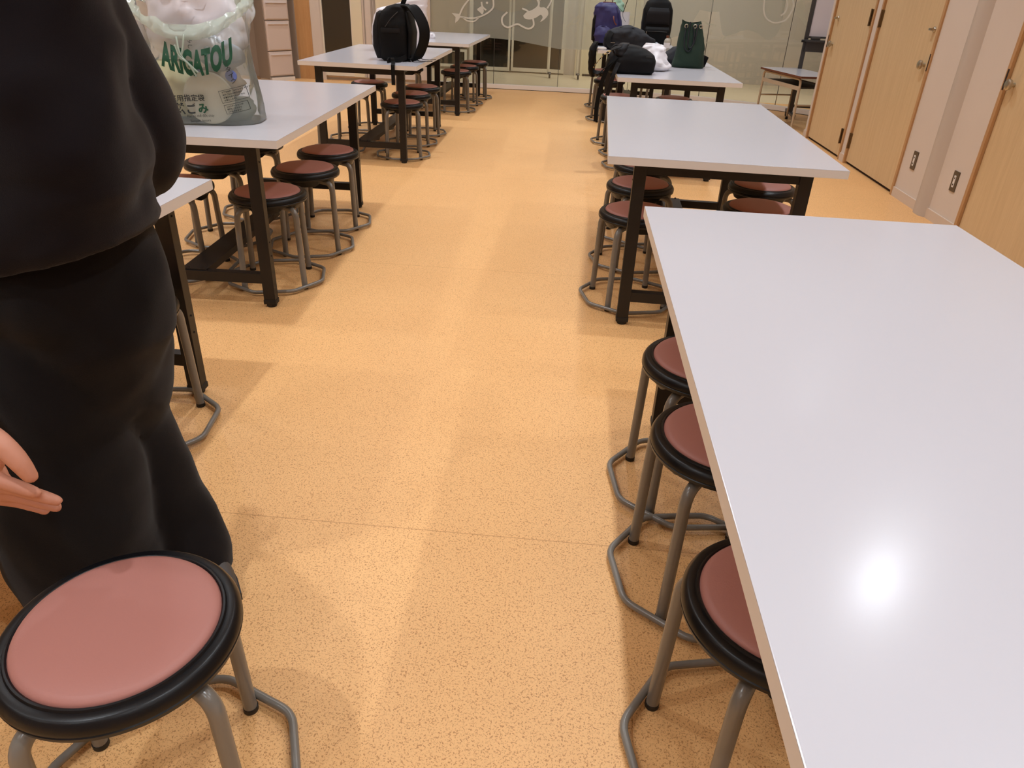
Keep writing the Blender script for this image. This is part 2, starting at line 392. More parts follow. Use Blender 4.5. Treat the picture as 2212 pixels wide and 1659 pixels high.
obj('jamb', bx(.20, .345, -.014, .03, .055, 2.1), M_cream, d)
bm = NB(); box(bm, -.2, .345, -.010, -.006, 0.045, .052); box(bm, -.2, .345, -.012, .0, 0, .008)
obj('kick_grille', bm, M_trimw, d)
bm = NB(); box(bm, -2.90, -2.885, Y-.006, Y, .055, 2.2); box(bm, -2.80, -2.775, Y-.012, Y, .3, 2.2); box(bm, -2.76, -2.735, Y-.012, Y, .3, 2.2)
struct('trim_4', bm, M_tower)
struct('trim_5', bx(-2.73, -2.02, Y-.012, Y, .3, 2.2), M_cream)
struct('trim_6', bx(-2.03, -1.985, Y-.03, Y+.06, 0, CEIL), M_wall)

# ------------------------------------------------------------------ curved glass partition
GP = [(-1.985, 10.69), (-1.116, 10.69), (-.227, 10.70), (.73, 10.665), (1.683, 10.515), (2.583, 10.01), (3.45, 9.30), (4.3, 8.55)]
win = sempty('window_1', (0, 10.6, 0))
def gobj(name, bm, m, **k):
    for v in bm.verts: v.co -= Vector((0, 10.6, 0))
    return obj(name, bm, m, win, **k)
for (x0, y0), (x1, y1) in zip(GP, GP[1:]):
    L_ = math.hypot(x1-x0, y1-y0); T = Matrix.Translation((x0, y0, 0))@Matrix.Rotation(math.atan2(y1-y0, x1-x0), 4, 'Z')
    gobj('glass_pane', box(NB(), .004, L_-.004, -.005, .005, .062, 2.3, T), M_glass)
    gobj('bottom_rail', box(NB(), -.004, L_+.004, -.03, .03, .004, .062, T, bevel=.006), M_rail)
    gobj('floor_gasket', box(NB(), 0, L_, -.03, .03, 0, .006, T), M_dark)
    gobj('joint', box(NB(), -.003, .003, -.007, .007, .062, 2.3, T), M_greymetal)
struct('wall_header', bx(-2.0, 4.3, 10.72, 10.8, 2.3, CEIL), M_wall)
def glass_at(px, py, off=.012):
    d = CF+CR*((px-1106)/FPX)-CU*((py-829.5)/FPX); best = None
    for (x0, y0), (x1, y1) in zip(GP, GP[1:]):
        ex, ey = x1-x0, y1-y0; L_ = math.hypot(ex, ey); nx, ny = ey/L_, -ex/L_
        x0o, y0o = x0+nx*off, y0+ny*off
        den = d.x*nx+d.y*ny; t = (x0o*nx+y0o*ny)/den
        hx, hy = d.x*t, d.y*t; s = ((hx-x0o)*ex+(hy-y0o)*ey)/L_/L_
        if -.002 <= s <= 1.002: return Vector((hx, hy, CAMH+d.z*t))
        if best is None or abs(s-.5) < best[0]: best = (abs(s-.5), Vector((hx, hy, CAMH+d.z*t)))
    return best[1]
def edge_interp(tab, x):
    for (a, b), (c, e) in zip(tab, tab[1:]):
        if a <= x <= c: return b+(e-b)*(x-a)/(c-a)
film_edge = [(918, 65), (925, 66), (1060, 82), (1111, 87), (1182, 101), (1207, 106), (1290, 108), (1400, 98), (1470, 76), (1495, 50), (1512, 21), (1535, 26), (1556, 25), (1558, 72), (1567, 79), (1590, 72), (1600, 67), (1613, 65), (1625, 67), (1640, 74), (1655, 86), (1664, 85), (1676, 76), (1686, 60), (1690, 42), (1688, 22), (1680, 8), (1668, -4), (1660, -60), (1800, -60)]
bm = NB(); prev = None
for i in range(0, 221):
    px = 926+i*(1768-926)/220
    p = glass_at(px, edge_interp(film_edge, px), .008); q = Vector((p.x, p.y, 2.28))
    if p.z > 2.2: p.z = 2.2
    r = [bm.verts.new(p), bm.verts.new(q)]
    if prev: bm.faces.new((prev[0], r[0], r[1], prev[1]))
    prev = r
gobj('frosted_film', bm, M_film)
def stroke(bm, pts, wpx, closed=False, n=8):
    P = spline([(a, b, 0) for a, b in pts], n); prev = None
    for i, p in enumerate(P):
        t = (P[min(i+1, len(P)-1)]-P[max(i-1, 0)]).normalized(); s = Vector((-t.y, t.x, 0))*wpx*.68
        r = [bm.verts.new(glass_at(p.x+s.x, p.y+s.y, .013)), bm.verts.new(glass_at(p.x-s.x, p.y-s.y, .013))]
        if prev: bm.faces.new((prev[0], r[0], r[1], prev[1]))
        prev = r
def blob(bm, pts, n=6, smooth=True, off=.011):
    P = spline([(a, b, 0) for a, b in pts+[pts[0]]], n)[:-1] if smooth else [Vector((a, b, 0)) for a, b in pts]
    bm.faces.new([bm.verts.new(glass_at(p.x, p.y, off)) for p in P])
# fish, 2212-frame tracing projected onto the pane it is stuck to
bm = NB()
stroke(bm, [(992, 34), (1000, 16), (1012, 0), (1025, -14), (1050, -24), (1063, -8), (1066, 6), (1064, 18), (1050, 30), (1030, 38), (1012, 39), (994, 36)], 2.6)
stroke(bm, [(1000, 38), (1010, 45), (1024, 46), (1034, 38)], 2.2)
stroke(bm, [(1040, 4), (1042, 14), (1050, 22)], 2.6)
gobj('fish_outline', bm, M_film2)
bm = NB(); blob(bm, [(993, 30), (976, 28), (984, 37), (983, 50), (990, 44), (995, 36)], smooth=False)
blob(bm, [(1040, 13), (1031, 20), (1037, 27), (1042, 31), (1045, 22)]); blob(bm, [(1052+2.6*math.cos(a), 6+2.6*math.sin(a)) for a in [i*PI/4 for i in range(8)]], smooth=False)
gobj('fish_fins', bm, M_film2)
bm = NB(); blob(bm, [(1060, -12), (1065, 12), (1078, 22), (1098, 26), (1120, 23), (1132, 16), (1142, 6), (1150, -12)])
gobj('large_blob', bm, M_film3)
bm = NB(); stroke(bm, [(1096, 26), (1085, 38), (1086, 52), (1096, 59), (1106, 56), (1118, 52), (1130, 58), (1142, 62), (1152, 56), (1152, 44), (1148, 34), (1140, 24), (1128, 18)], 2.8)
stroke(bm, [(1166, 0), (1172, -6), (1178, -14)], 2.4); stroke(bm, [(1182, 18), (1190, 4), (1192, -10)], 2.4)
gobj('bean_outline', bm, M_film2)
bm = NB(); blob(bm, [(1130, 34), (1134, 40), (1145, 42), (1158, 38), (1168, 32), (1172, 38), (1167, 47), (1176, 42), (1184, 32), (1183, 22), (1176, 16), (1166, 15), (1166, 2), (1158, -4), (1162, 10), (1152, 20), (1138, 26)])
gobj('banana_shape', bm, M_film2)
bm = NB()
for pts in ([(1226, 58), (1240, 42), (1257, 30)], [(1229, 50), (1246, 50), (1258, 34)], [(1260, 32), (1266, 48), (1276, 60)], [(1345, 26), (1358, 35), (1374, 36), (1390, 26)], [(1380, -4), (1384, 14), (1396, 30)],
            [(1506, 50), (1518, 46), (1530, 52), (1546, 55)], [(1526, 92), (1538, 93), (1553, 90), (1567, 79)]): stroke(bm, pts, 2.6)
gobj('leaf_outlines', bm, M_film3)
bm = NB(); stroke(bm, [(1698, -6), (1701, 10), (1696, 26), (1687, 34)], 2.6); stroke(bm, [(1712, -6), (1714, 12), (1708, 28), (1698, 42), (1688, 47), (1672, 49), (1656, 40), (1650, 22), (1652, -4)], 2.6)
gobj('ring_outlines', bm, M_film2)
bm = NB(); blob(bm, [(1722, 4), (1733, 3), (1739, 16), (1737, 28), (1746, 54), (1741, 57), (1732, 44), (1720, 34), (1717, 22)])
stroke(bm, [(1726, 8), (1730, 22)], 1.2); stroke(bm, [(1732, 6), (1734, 20)], 1.2)
gobj('fork_shape', bm, M_film3)

# ------------------------------------------------------------------ hall beyond the glass
BY = 12.95
struct('wall_back', bx(-5.3, 4.3, BY, BY+.1, 0, CEIL), M_hallwall)
def pane(name, x0, x1, z0, z1, m, fw=.05):
    wv = sempty(name, ((x0+x1)/2, BY, 0)); h = (x1-x0)/2
    bm = NB(); box(bm, -h-fw, -h, -.04, 0, z0-fw, z1+fw); box(bm, h, h+fw, -.04, 0, z0-fw, z1+fw); box(bm, -h, h, -.04, 0, z0-fw, z0); box(bm, -h, h, -.04, 0, z1, z1+fw)
    obj('window_frame', bm, M_alu, wv); obj('pane', bx(-h, h, -.02, -.01, z0, z1), m, wv)
pane('window_2', -2.45, -1.84, .08, .27, M_glassdark, .04)
pane('window_3', -1.70, -1.12, .07, 2.1, M_darkpane, .055)
pane('window_4', -1.03, -.245, .075, 2.1, M_glassdark, .055)
struct('wall_cupboard', bx(-3.2, -1.80, BY-.05, BY-.001, .34, 2.2), wood_mat('hall_cupboard', (150, 122, 84), (168, 140, 100)))
bm = NB(); box(bm, -.01, .004, BY-.03, BY-.001, 0, 2.1); box(bm, .08, .12, BY-.05, BY-.001, 0, 2.1); box(bm, .12, 1.0, BY-.03, BY-.001, .03, 2.1)
struct('trim_7', bm, M_cream); struct('trim_8', bx(.13, 1.0, BY-.04, BY-.031, .005, .025), M_dark)
t = thing('rolling_rack', 'pale metal rolling rack on castors behind the glass partition', 'rack', (-.2, 12.35, 0))
for x in (-.225, .225):
    leg = obj('pole', tube(NB(), [(x, .03, .06), (x, .03, 1.5)], .022, 12), M_alu, t, 40)
    bm = lathe(NB(), [(0, -.014), (.042, -.014), (.046, 0), (.042, .014), (0, .014)], 20, Matrix.Translation((x+.03, -.03, .047))@Matrix.Rotation(PI/2, 4, 'Y')); box(bm, x-.005, x+.05, -.02, .04, .06, .085)
    obj('castor', bm, M_greymetal, leg, 40)
obj('top_rail', tube(NB(), [(-.225, .03, 1.5), (.225, .03, 1.5)], .014, 10), M_alu, t, 40)

# ------------------------------------------------------------------ tables
TW, TL, TH = .898, 1.767, .72
IX, IY = .132, .076
def make_table(name='work_table'):
    t = thing(name, 'x', 'table')
    bm = NB(); hw, hl = TW/2, TL/2
    box(bm, -hw, hw, -hl, hl, TH-.031, TH, bevel=.0015)
    for f in bm.faces:
        if abs(f.normal.z) < .5 or f.normal.z < 0: f.material_index = 1
    bm.normal_update()
    for f in bm.faces: f.material_index = 0 if f.calc_center_median().z > TH-.0012 else 1
    obj('tabletop', bm, M_top, t, mats=[M_edge])
    lx, ly = hw-IX, hl-IY
    for sx in (-1, 1):
        for sy in (-1, 1):
            x, y = sx*lx, sy*ly
            bm = bx(x-.025, x+.025, y-.02, y+.02, .022, TH-.031, bevel=.002)
            leg = obj('leg', bm, M_black, t)
            for z in (.62, .23, .29):
                T = Matrix.Translation((x+sx*.0245, y, z))@Matrix.Rotation(PI/2, 4, 'Y'); obj('bolt_hole', lathe(NB(), [(0, -.002), (.0035, -.002), (.0035, .002), (0, .002)], 10, T), M_hole, leg)
            bm = bx(x-.027, x+.027, y-.022, y+.022, .014, .034, bevel=.002); lathe(bm, [(0, 0), (.02, 0), (.022, .004), (.02, .016), (0, .016)], 16, Matrix.Translation((x, y, 0)))
            obj('foot', bm, M_rubber, leg, 40)
    for sy in (-1, 1):
        obj('end_rail', bx(-lx+.025, lx-.025, sy*ly-.015, sy*ly+.015, TH-.075, TH-.031), M_black, t)
        obj('cross_bar', bx(-lx+.025, lx-.025, sy*ly-.018, sy*ly+.018, .108, .152, bevel=.0015), M_black, t)
    for sx in (-1, 1): obj('side_rail', bx(sx*(lx-.02)-.012, sx*(lx-.02)+.012, -ly+.02, ly-.02, TH-.071, TH-.031), M_black, t)
    bm = bx(-.055, .055, -ly-.01, ly+.01, .152, .158); box(bm, -.055, -.050, -ly+.018, ly-.018, .128, .152); box(bm, .05, .055, -ly+.018, ly-.018, .128, .152)
    s = obj('stretcher', bm, M_black, t)
    for sy in (-1, 1):
        for q in (-.03, .03): obj('bolt', lathe(NB(), [(0, .164), (.005, .164), (.007, .158)], 10, Matrix.Translation((q, sy*ly, 0))), M_black, s)
    return t
def copy_tree(o, parent=None):
    c = o.copy(); COL.objects.link(c)
    if parent: c.parent = parent; c.matrix_parent_inverse = o.matrix_parent_inverse
    for ch in [x for x in o.children]: copy_tree(ch, c)
    return c
proto = make_table(); used = False
TABLES = {
 'R1': (.6834, 1.2578, -.0012, 'long white table nearest the camera at the right edge, empty top'),
 'R2': (.6257, 3.7150, -.0284, 'empty white table second in the right-hand row, nearest table fully in view'),
 'R3': (.7587, 6.5681, .0051, 'white table in the right-hand row carrying the green drawstring bag'),
 'R4': (.6688, 9.0953, 0, 'farthest white table of the right-hand row, piled with backpacks by the glass'),
 'L1': (-1.5343, 1.2618, -.0010, 'white table at the left behind the person in black, only a corner showing'),
 'L2': (-1.5958, 3.6311, .0354, 'white table on the left carrying the translucent garbage bag'),
 'L3': (-1.6243, 6.5782, .0074, 'white table on the left with a black backpack standing on its corner'),
 'L4': (-1.5497, 9.0230, -.0141, 'farthest white table of the left-hand row, beside the fish on the glass')}
for k, (x, y, r, lab) in TABLES.items():
    o = copy_tree(proto) if used else proto; used = True
    o.location = (x, y, 0); o.rotation_euler.z = r; o['label'] = lab; o['group'] = 'white work tables in two rows'

# ------------------------------------------------------------------ stools
def make_stool():
    t = thing('round_stool', 'x', 'stool')
    prof = [(0, .4335), (.06, .4333), (.10, .4325), (.130, .4300), (.1395, .4262), (.143, .421), (.143, .410), (0, .410)]
    obj('seat_pad', lathe(NB(), prof, 64), M_pad, t, 50)
    prof = [(.143, .408), (.143, .4205), (.1455, .423), (.1485, .4225), (.1500, .4195), (.1505, .4188), (.1605, .4188), (.1640, .4165), (.1680, .411), (.1710, .404), (.1710, .398), (.1690, .396), (.1710, .394), (.1690, .386), (.164, .383), (.154, .383), (.145, .392), (.145, .408)]
    obj('seat_rim', lathe(NB(), prof, 72), M_rim, t, 35)
    bm = NB(); n = 96; top = []; bot = []; inn = []
    for k in range(n):
        a = 2*PI*k/n; q = ((a-PI/4) % (PI/2))/(PI/2); d = abs(q-.5)*2   # d=1 at a leg
        z = .372-.020*(1-min(1, max(0, (d-.45)/.3)))
        c, s = math.cos(a), math.sin(a)
        top.append(bm.verts.new((.152*c, .152*s, .388))); bot.append(bm.verts.new((.135*c, .135*s, z))); inn.append(bm.verts.new((.11*c, .11*s, z)))
    for k in range(n):
        j = (k+1) % n; bm.faces.new((top[k], top[j], bot[j], bot[k])); bm.faces.new((bot[k], bot[j], inn[j], inn[k]))
    bm.faces.new(inn); bm.faces.new(top)
    obj('seat_base', bm, M_rim, t, 50)
    for k in range(4):
        a = PI/4+k*PI/2; c, s = math.cos(a), math.sin(a)
        path = arc_path([(.09, 0, .366), (.176, 0, .366), (.188, 0, .012)], .060, 8)
        leg = obj('leg', tube(NB(), [(p.x*c, p.x*s, p.z) for p in path], .0134, 16), M_tube, t, 50)
        obj('rubber_foot', lathe(NB(), [(0, 0), (.0135, 0), (.0145, .002), (.0145, .013), (0, .013)], 20, Matrix.Translation((.1885*c, .1885*s, 0))), M_rubber, leg, 50)
    R = .2285; P = []
    for k in range(8):
        a = PI/8+k*PI/4; P.append(Vector((R*math.cos(a), R*math.sin(a), .019)))
    Q = []
    for k in range(8):
        p, a, b = P[k], P[k-1], P[(k+1) % 8]; A = p+(a-p).normalized()*.028; B = p+(b-p).normalized()*.028
        for j in range(6):
            u = j/5; Q.append(A*(1-u)**2+p*2*u*(1-u)+B*u*u)
    obj('base_ring', tube(NB(), Q, .0084, 12, closed=True), M_tube, t, 60)
    return t
sp = make_stool(); used = False
STOOLS = [
 (-.615, .713, 23, 'large brown-topped stool in the near left corner, standing clear of the tables', 'stool in the open'),
 (.412, .885, 12, 'stool under the near right table, nearest the camera of its three', 'a'),
 (.402, 1.375, 10, 'stool under the near right table, middle of the three along its aisle side', 'a'),
 (.412, 1.755, 8, 'stool under the near right table, farthest of the three along its aisle side', 'a'),
 (-1.280, 1.830, 8, 'stool half hidden behind the legs of the person in black', 'b'),
 (-1.340, 3.150, 15, 'aisle-side stool nearest the camera under the garbage bag table, beside its front leg', 'c'),
 (-1.335, 3.640, 18, 'middle of the aisle-side stools under the garbage bag table', 'c'),
 (-1.355, 4.080, 14, 'farthest of the aisle-side stools under the garbage bag table', 'c'),
 (-1.800, 3.200, 5, 'wall-side stool nearest the person under the garbage bag table', 'd'),
 (-1.815, 3.690, 12, 'wall-side stool under the garbage bag table, seen just below its front edge', 'd'),
 (-1.84, 4.200, 20, 'wall-side stool at the far end of the garbage bag table, mostly legs in view', 'd'),
 (.325, 3.205, 14, 'aisle-side stool nearest the camera under the empty second right table', 'e'),
 (.375, 3.735, 16, 'aisle-side stool behind the front one under the empty second right table', 'e'),
 (.430, 4.210, 10, 'aisle-side stool with a grey pouch on it under the empty second right table', 'e'),
 (.905, 3.395, 12, 'wall-side stool nearest the camera under the empty second right table', 'f'),
 (1.015, 3.860, 20, 'wall-side stool behind the front one under the empty second right table', 'f'),
 (-1.360, 6.020, 15, 'aisle-side stool nearest the camera under the black backpack table', 'g'),
 (-1.395, 6.560, 12, 'middle of the aisle-side stools under the black backpack table', 'g'),
 (-1.400, 7.050, 18, 'farthest of the aisle-side stools under the black backpack table', 'g'),
 (-1.93, 6.100, 10, 'wall-side stool nearest the camera under the black backpack table', 'h'),
 (-1.93, 6.600, 16, 'middle of the wall-side stools under the black backpack table', 'h'),
 (-1.925, 7.170, 8, 'farthest wall-side stool under the black backpack table, against the beige wall', 'h'),
 (-1.308, 8.540, 10, 'aisle-side stool nearest the camera under the farthest left table', 'i'),
 (-1.295, 9.100, 16, 'middle of the aisle-side stools under the farthest left table', 'i'),
 (-1.245, 9.660, 12, 'aisle-side stool closest to the glass under the farthest left table', 'i'),
 (-1.87, 8.650, 14, 'wall-side stool nearest the camera under the farthest left table', 'j'),
 (-1.84, 9.600, 10, 'wall-side stool closest to the glass under the farthest left table', 'j'),
 (.500, 6.100, 12, 'aisle-side stool nearest the camera under the green bag table', 'k'),
 (.487, 6.600, 16, 'middle of the aisle-side stools under the green bag table', 'k'),
 (.420, 7.130, 10, 'aisle-side stool farthest from the camera under the green bag table', 'k'),
 (.930, 7.160, 14, 'wall-side stool under the green bag table, its seat top just showing', 'l'),
 (.380, 8.450, 12, 'aisle-side stool nearest the camera under the backpack-laden far right table', 'm'),
 (.370, 9.440, 14, 'aisle-side stool closest to the glass under the backpack-laden far right table', 'm'),
 (.900, 8.600, 10, 'wall-side stool under the backpack-laden far right table', 'm')]
for x, y, deg, lab, g in STOOLS:
    o = copy_tree(sp) if used else sp; used = True
    o.location = (x, y, 0); o.rotation_euler.z = math.radians(deg-(45 if False else 0)); o['label'] = lab; o['group'] = 'round brown-topped stools'

# ------------------------------------------------------------------ person, standing with the back to the camera
def ball(bm, c, r, n=16, sc=(1, 1, 1)):
    res = bmesh.ops.create_uvsphere(bm, u_segments=n, v_segments=n//2+2, radius=1)
    for v in res['verts']: v.co = Vector((v.co.x*r*sc[0], v.co.y*r*sc[1], v.co.z*r*sc[2]))+Vector(c)
def limb(bm, pts, rad, n=18, seg=6):
    P = spline([tuple(p)+(0,) if False else p for p in pts], seg); R = [v.x for v in spline([(r, 0, 0) for r in rad], seg)]
    tube(bm, P, 0, n, rr=R); ball(bm, pts[0], rad[0]*.98); ball(bm, pts[-1], rad[-1]*.98)
person = thing('person', 'person in black shirt and trousers seen from behind, one hand swung back', 'person', (-.93, 1.15, 0))
def pobj(name, bm, m, parent=None, vox=None, sm=4, smooth=None):
    for v in bm.verts: v.co -= Vector((-.93, 1.15, 0))
    o = obj(name, bm, m, parent or person, smooth)
    if vox: remesh(o, vox, sm)
    return o
bm = NB()   # body: one continuous skin
soft([(.80, -.89, 1.16, .15, .10, 2.2), (.90, -.89, 1.15, .165, .115, 2.3), (1.02, -.89, 1.14, .145, .105, 2.2), (1.2, -.89, 1.13, .165, .115, 2.3), (1.36, -.89, 1.13, .155, .095, 2.2), (1.44, -.93, 1.13, .09, .07, 2)], 40, 0, bm=bm)
limb(bm, [(-.93, 1.13, 1.40), (-.935, 1.15, 1.53)], [.062, .058])
ball(bm, (-.94, 1.17, 1.625), .1, 28, (.78, .96, 1.18)); ball(bm, (-.945, 1.215, 1.575), .06, 20, (.85, .75, .95))
limb(bm, [(-.948, 1.262, 1.628), (-.951, 1.283, 1.60)], [.010, .014]); ball(bm, (-.949, 1.27, 1.555), .022, 12, (1.1, .5, .35))
for s in (-1, 1): ball(bm, (-.94+s*.078, 1.165, 1.61), .028, 14, (.3, .6, 1.1)); ball(bm, (-.947+s*.032, 1.252, 1.636), .015, 12)
# right arm: upper arm down, forearm folded forward out of sight
limb(bm, [(-.80, 1.12, 1.385), (-.79, 1.19, 1.2), (-.780, 1.29, 1.04), (-.84, 1.38, .94), (-.90, 1.45, .93)], [.058, .046, .040, .034, .026])
ball(bm, (-.925, 1.485, .93), .036, 14, (.9, 1.1, .55))
for q in range(4): limb(bm, [(-.905-.014*q, 1.51, .935), (-.915-.012*q, 1.545, .925), (-.93-.008*q, 1.56, .90)], [.0085, .008, .007], 10, 4)
limb(bm, [(-.90, 1.475, .945), (-.885, 1.51, .955), (-.89, 1.535, .945)], [.011, .010, .008], 10, 4)
# left arm swung back towards the camera
limb(bm, [(-1.03, 1.11, 1.385), (-1.09, 1.02, 1.2), (-1.10, .90, .98), (-1.01, .83, .79), (-.885, .80, .662)], [.058, .047, .041, .035, .029])
ball(bm, (-.852, .80, .642), .042, 18, (1.05, .52, 1.0)); ball(bm, (-.828, .80, .612), .034, 16, (1.0, .62, .9)); ball(bm, (-.835, .785, .675), .030, 16, (1.15, .75, .95))
ball(bm, (-.808, .783, .658), .030, 16, (1.25, .55, 1.1)); ball(bm, (-.815, .80, .588), .030, 16, (1.1, .6, .8))
fin = [(.776, .630, .0108, -.736, .606), (.788, .606, .0104, -.718, .584), (.799, .580, .0100, -.732, .561), (.809, .557, .0088, -.762, .543)]
for y, z, r, ex, ez in fin:
    x0 = -.835; mx = x0+(ex-x0)*.45
    limb(bm, [(x0, y, z), (mx, y-.002, (z+ez)/2+.007), (x0+(ex-x0)*.78, y, ez+.006), (ex, y+.001, ez-.002)], [r*1.12, r*1.06, r, r*.82], 12, 5)
limb(bm, [(-.862, .790, .690), (-.800, .774, .714), (-.754, .764, .702), (-.730, .760, .674), (-.719, .760, .648)], [.024, .0195, .0160, .0142, .0108], 14, 5)
# legs inside the trousers, ankles
limb(bm, [(-.95, 1.14, .88), (-.955, 1.12, .48), (-.96, 1.10, .09)], [.09, .06, .036]); limb(bm, [(-.84, 1.18, .88), (-.905, 1.235, .46), (-.82, 1.23, .09)], [.09, .06, .036])
pobj('body', bm, M_skin, vox=.0042, sm=3)
bm = NB()   # loose shirt
def wrinkled(bm, amp, fs, seed):
    for v in bm.verts:
        q = v.co*fs+Vector((seed, seed*2, 0)); v.co += Vector((noise.noise(q), noise.noise(q+Vector((9, 0, 0))), .6*noise.noise(q+Vector((0, 9, 0)))))*amp
soft([(.84, -.892, 1.145, .182, .155, 2.4), (.87, -.890, 1.145, .186, .162, 2.4), (.93, -.888, 1.14, .184, .165, 2.3), (1.04, -.885, 1.135, .190, .16, 2.3), (1.18, -.885, 1.13, .186, .145, 2.3), (1.32, -.885, 1.13, .185, .125, 2.2), (1.41, -.89, 1.13, .15, .10, 2), (1.45, -.90, 1.13, .085, .075, 2)], 80, .022, 5, 3, bm=bm, fold=1)
for v in bm.verts:
    if v.co.z < 1.0: v.co.z += (v.co.x+.89)*.22*(1-min(1, max(0, (v.co.z-.84)/.16)))
limb(bm, [(-.81, 1.125, 1.375), (-.797, 1.19, 1.22), (-.775, 1.285, 1.07), (-.800, 1.34, .975), (-.850, 1.39, .925)], [.085, .084, .080, .074, .060], 26)
limb(bm, [(-1.02, 1.115, 1.375), (-1.09, 1.02, 1.2), (-1.10, .905, .99), (-1.015, .84, .82)], [.085, .074, .066, .052], 26)
wrinkled(bm, .016, 6, 2); wrinkled(bm, .007, 14, 5)
pobj('shirt', bm, M_shirt, vox=.010, sm=5)
bm = NB()   # wide trousers
soft([(.50, -.91, 1.18, .10, .08, 2.2), (.58, -.91, 1.17, .140, .105, 2.3), (.68, -.905, 1.165, .180, .140, 2.3), (.80, -.898, 1.155, .178, .150, 2.3), (.90, -.89, 1.15, .165, .13, 2.2)], 64, .012, 7, 5, bm=bm)
limb(bm, [(-.965, 1.145, .74), (-.955, 1.125, .56), (-.950, 1.11, .38), (-.965, 1.105, .20), (-.985, 1.10, .055)], [.115, .130, .132, .145, .128], 30)
limb(bm, [(-.855, 1.18, .74), (-.890, 1.22, .56), (-.940, 1.25, .40), (-.878, 1.25, .20), (-.800, 1.225, .04)], [.112, .108, .104, .099, .088], 30)
wrinkled(bm, .022, 5, 7); wrinkled(bm, .006, 15, 1)
for v in bm.verts: v.co.z = max(v.co.z, .035)
pobj('trousers', bm, M_trouser, vox=.010, sm=4)
bm = NB(); ball(bm, (-.94, 1.150, 1.655), .112, 28, (.80, .96, 1.02)); ball(bm, (-.94, 1.10, 1.59), .075, 20, (.9, .6, 1.1)); wrinkled(bm, .006, 30, 3)
pobj('hair', bm, M_hair, vox=.007, sm=1)
for s in (-1, 1):
    bm = NB(); ball(bm, (-.947+s*.032, 1.262, 1.636), .0095, 12); pobj('eye', bm, M_white, smooth=60)
for (hx, hy, tx, ty) in ((-.700, 1.150, -.88, 1.33), (-.94, 1.02, -1.00, 1.27)):
    d = Vector((tx-hx, ty-hy, 0)); L_ = d.length; T = Matrix.Translation((hx, hy, 0))@Matrix.Rotation(math.atan2(d.y, d.x), 4, 'Z')
    bm = NB(); rows = [(0, .024, .045), (.05, .034, .065), (.12, .038, .07), (.19, .044, .052), (.25, .038, .04), (.275, .02, .03)]
    rings = []
    for x, hw, h in rows: rings.append([bm.verts.new(T@Vector((x, hw*math.cos(a), .02+h*max(0, math.sin(a))**.7))) for a in [PI*k/12 for k in range(13)]])
    for a, b in zip(rings, rings[1:]):
        for k in range(12): bm.faces.new((a[k], a[k+1], b[k+1], b[k]))
        bm.faces.new((a[0], b[0], b[12], a[12]))
    bm.faces.new(rings[0]); bm.faces.new(rings[-1][::-1])
    sh = pobj('shoe', bm, M_shoe, smooth=50)
    bm = NB(); up = []; dn = []
    pl = [(x, s*hw*1.08) for s in (1, -1) for x, hw, h in (rows if s > 0 else rows[::-1])]
    for x, y in pl: up.append(bm.verts.new(T@Vector((x-.004, y, .022)))); dn.append(bm.verts.new(T@Vector((x-.004, y, 0))))
    for k in range(len(pl)): j = (k+1) % len(pl); bm.faces.new((up[k], up[j], dn[j], dn[k]))
    bm.faces.new(up); bm.faces.new(dn)
    so = pobj('sole', bm, M_sole, parent=sh)

# ------------------------------------------------------------------ writing helper
def text_mesh(s, size, bold=0.0, xs=1.0):
    c = bpy.data.curves.new('t', 'FONT'); c.body = s; c.size = size; c.offset = bold; c.resolution_u = 3
    o = bpy.data.objects.new('t', c); COL.objects.link(o); me = o.to_mesh()
    bm = NB(); bm.from_mesh(me); o.to_mesh_clear(); COL.objects.unlink(o); bpy.data.objects.remove(o)
    for v in bm.verts: v.co.x *= xs
    bmesh.ops.triangulate(bm, faces=bm.faces[:]); return bm
def write_on(name, s, size, tree, origin, uv, dirn, m, parent, bold=0, xs=1, rot=0, warp=None, off=.0025, cut=.012, local=Vector()):
    """letters laid on a surface: u runs right, v up, ray cast along dirn"""
    bm = text_mesh(s, size, bold, xs) if isinstance(s, str) else s
    for _ in range(5):
        es = [e for e in bm.edges if e.calc_length() > cut]
        if not es: break
        bmesh.ops.subdivide_edges(bm, edges=es, cuts=1); bmesh.ops.triangulate(bm, faces=[f for f in bm.faces if len(f.verts) > 3])
    U, V = uv; D = Vector(dirn).normalized(); c, sn = math.cos(rot), math.sin(rot)
    for v in bm.verts:
        x, y = v.co.x, v.co.y
        if warp: x, y = warp(x, y)
        x, y = x*c-y*sn, x*sn+y*c
        p = Vector(origin)+U*x+V*y; h = tree.ray_cast(p-D*.3, D)
        q = (h[0]-D*off) if h[0] is not None else p
        v.co = q-local
    return obj(name, bm, m, parent)

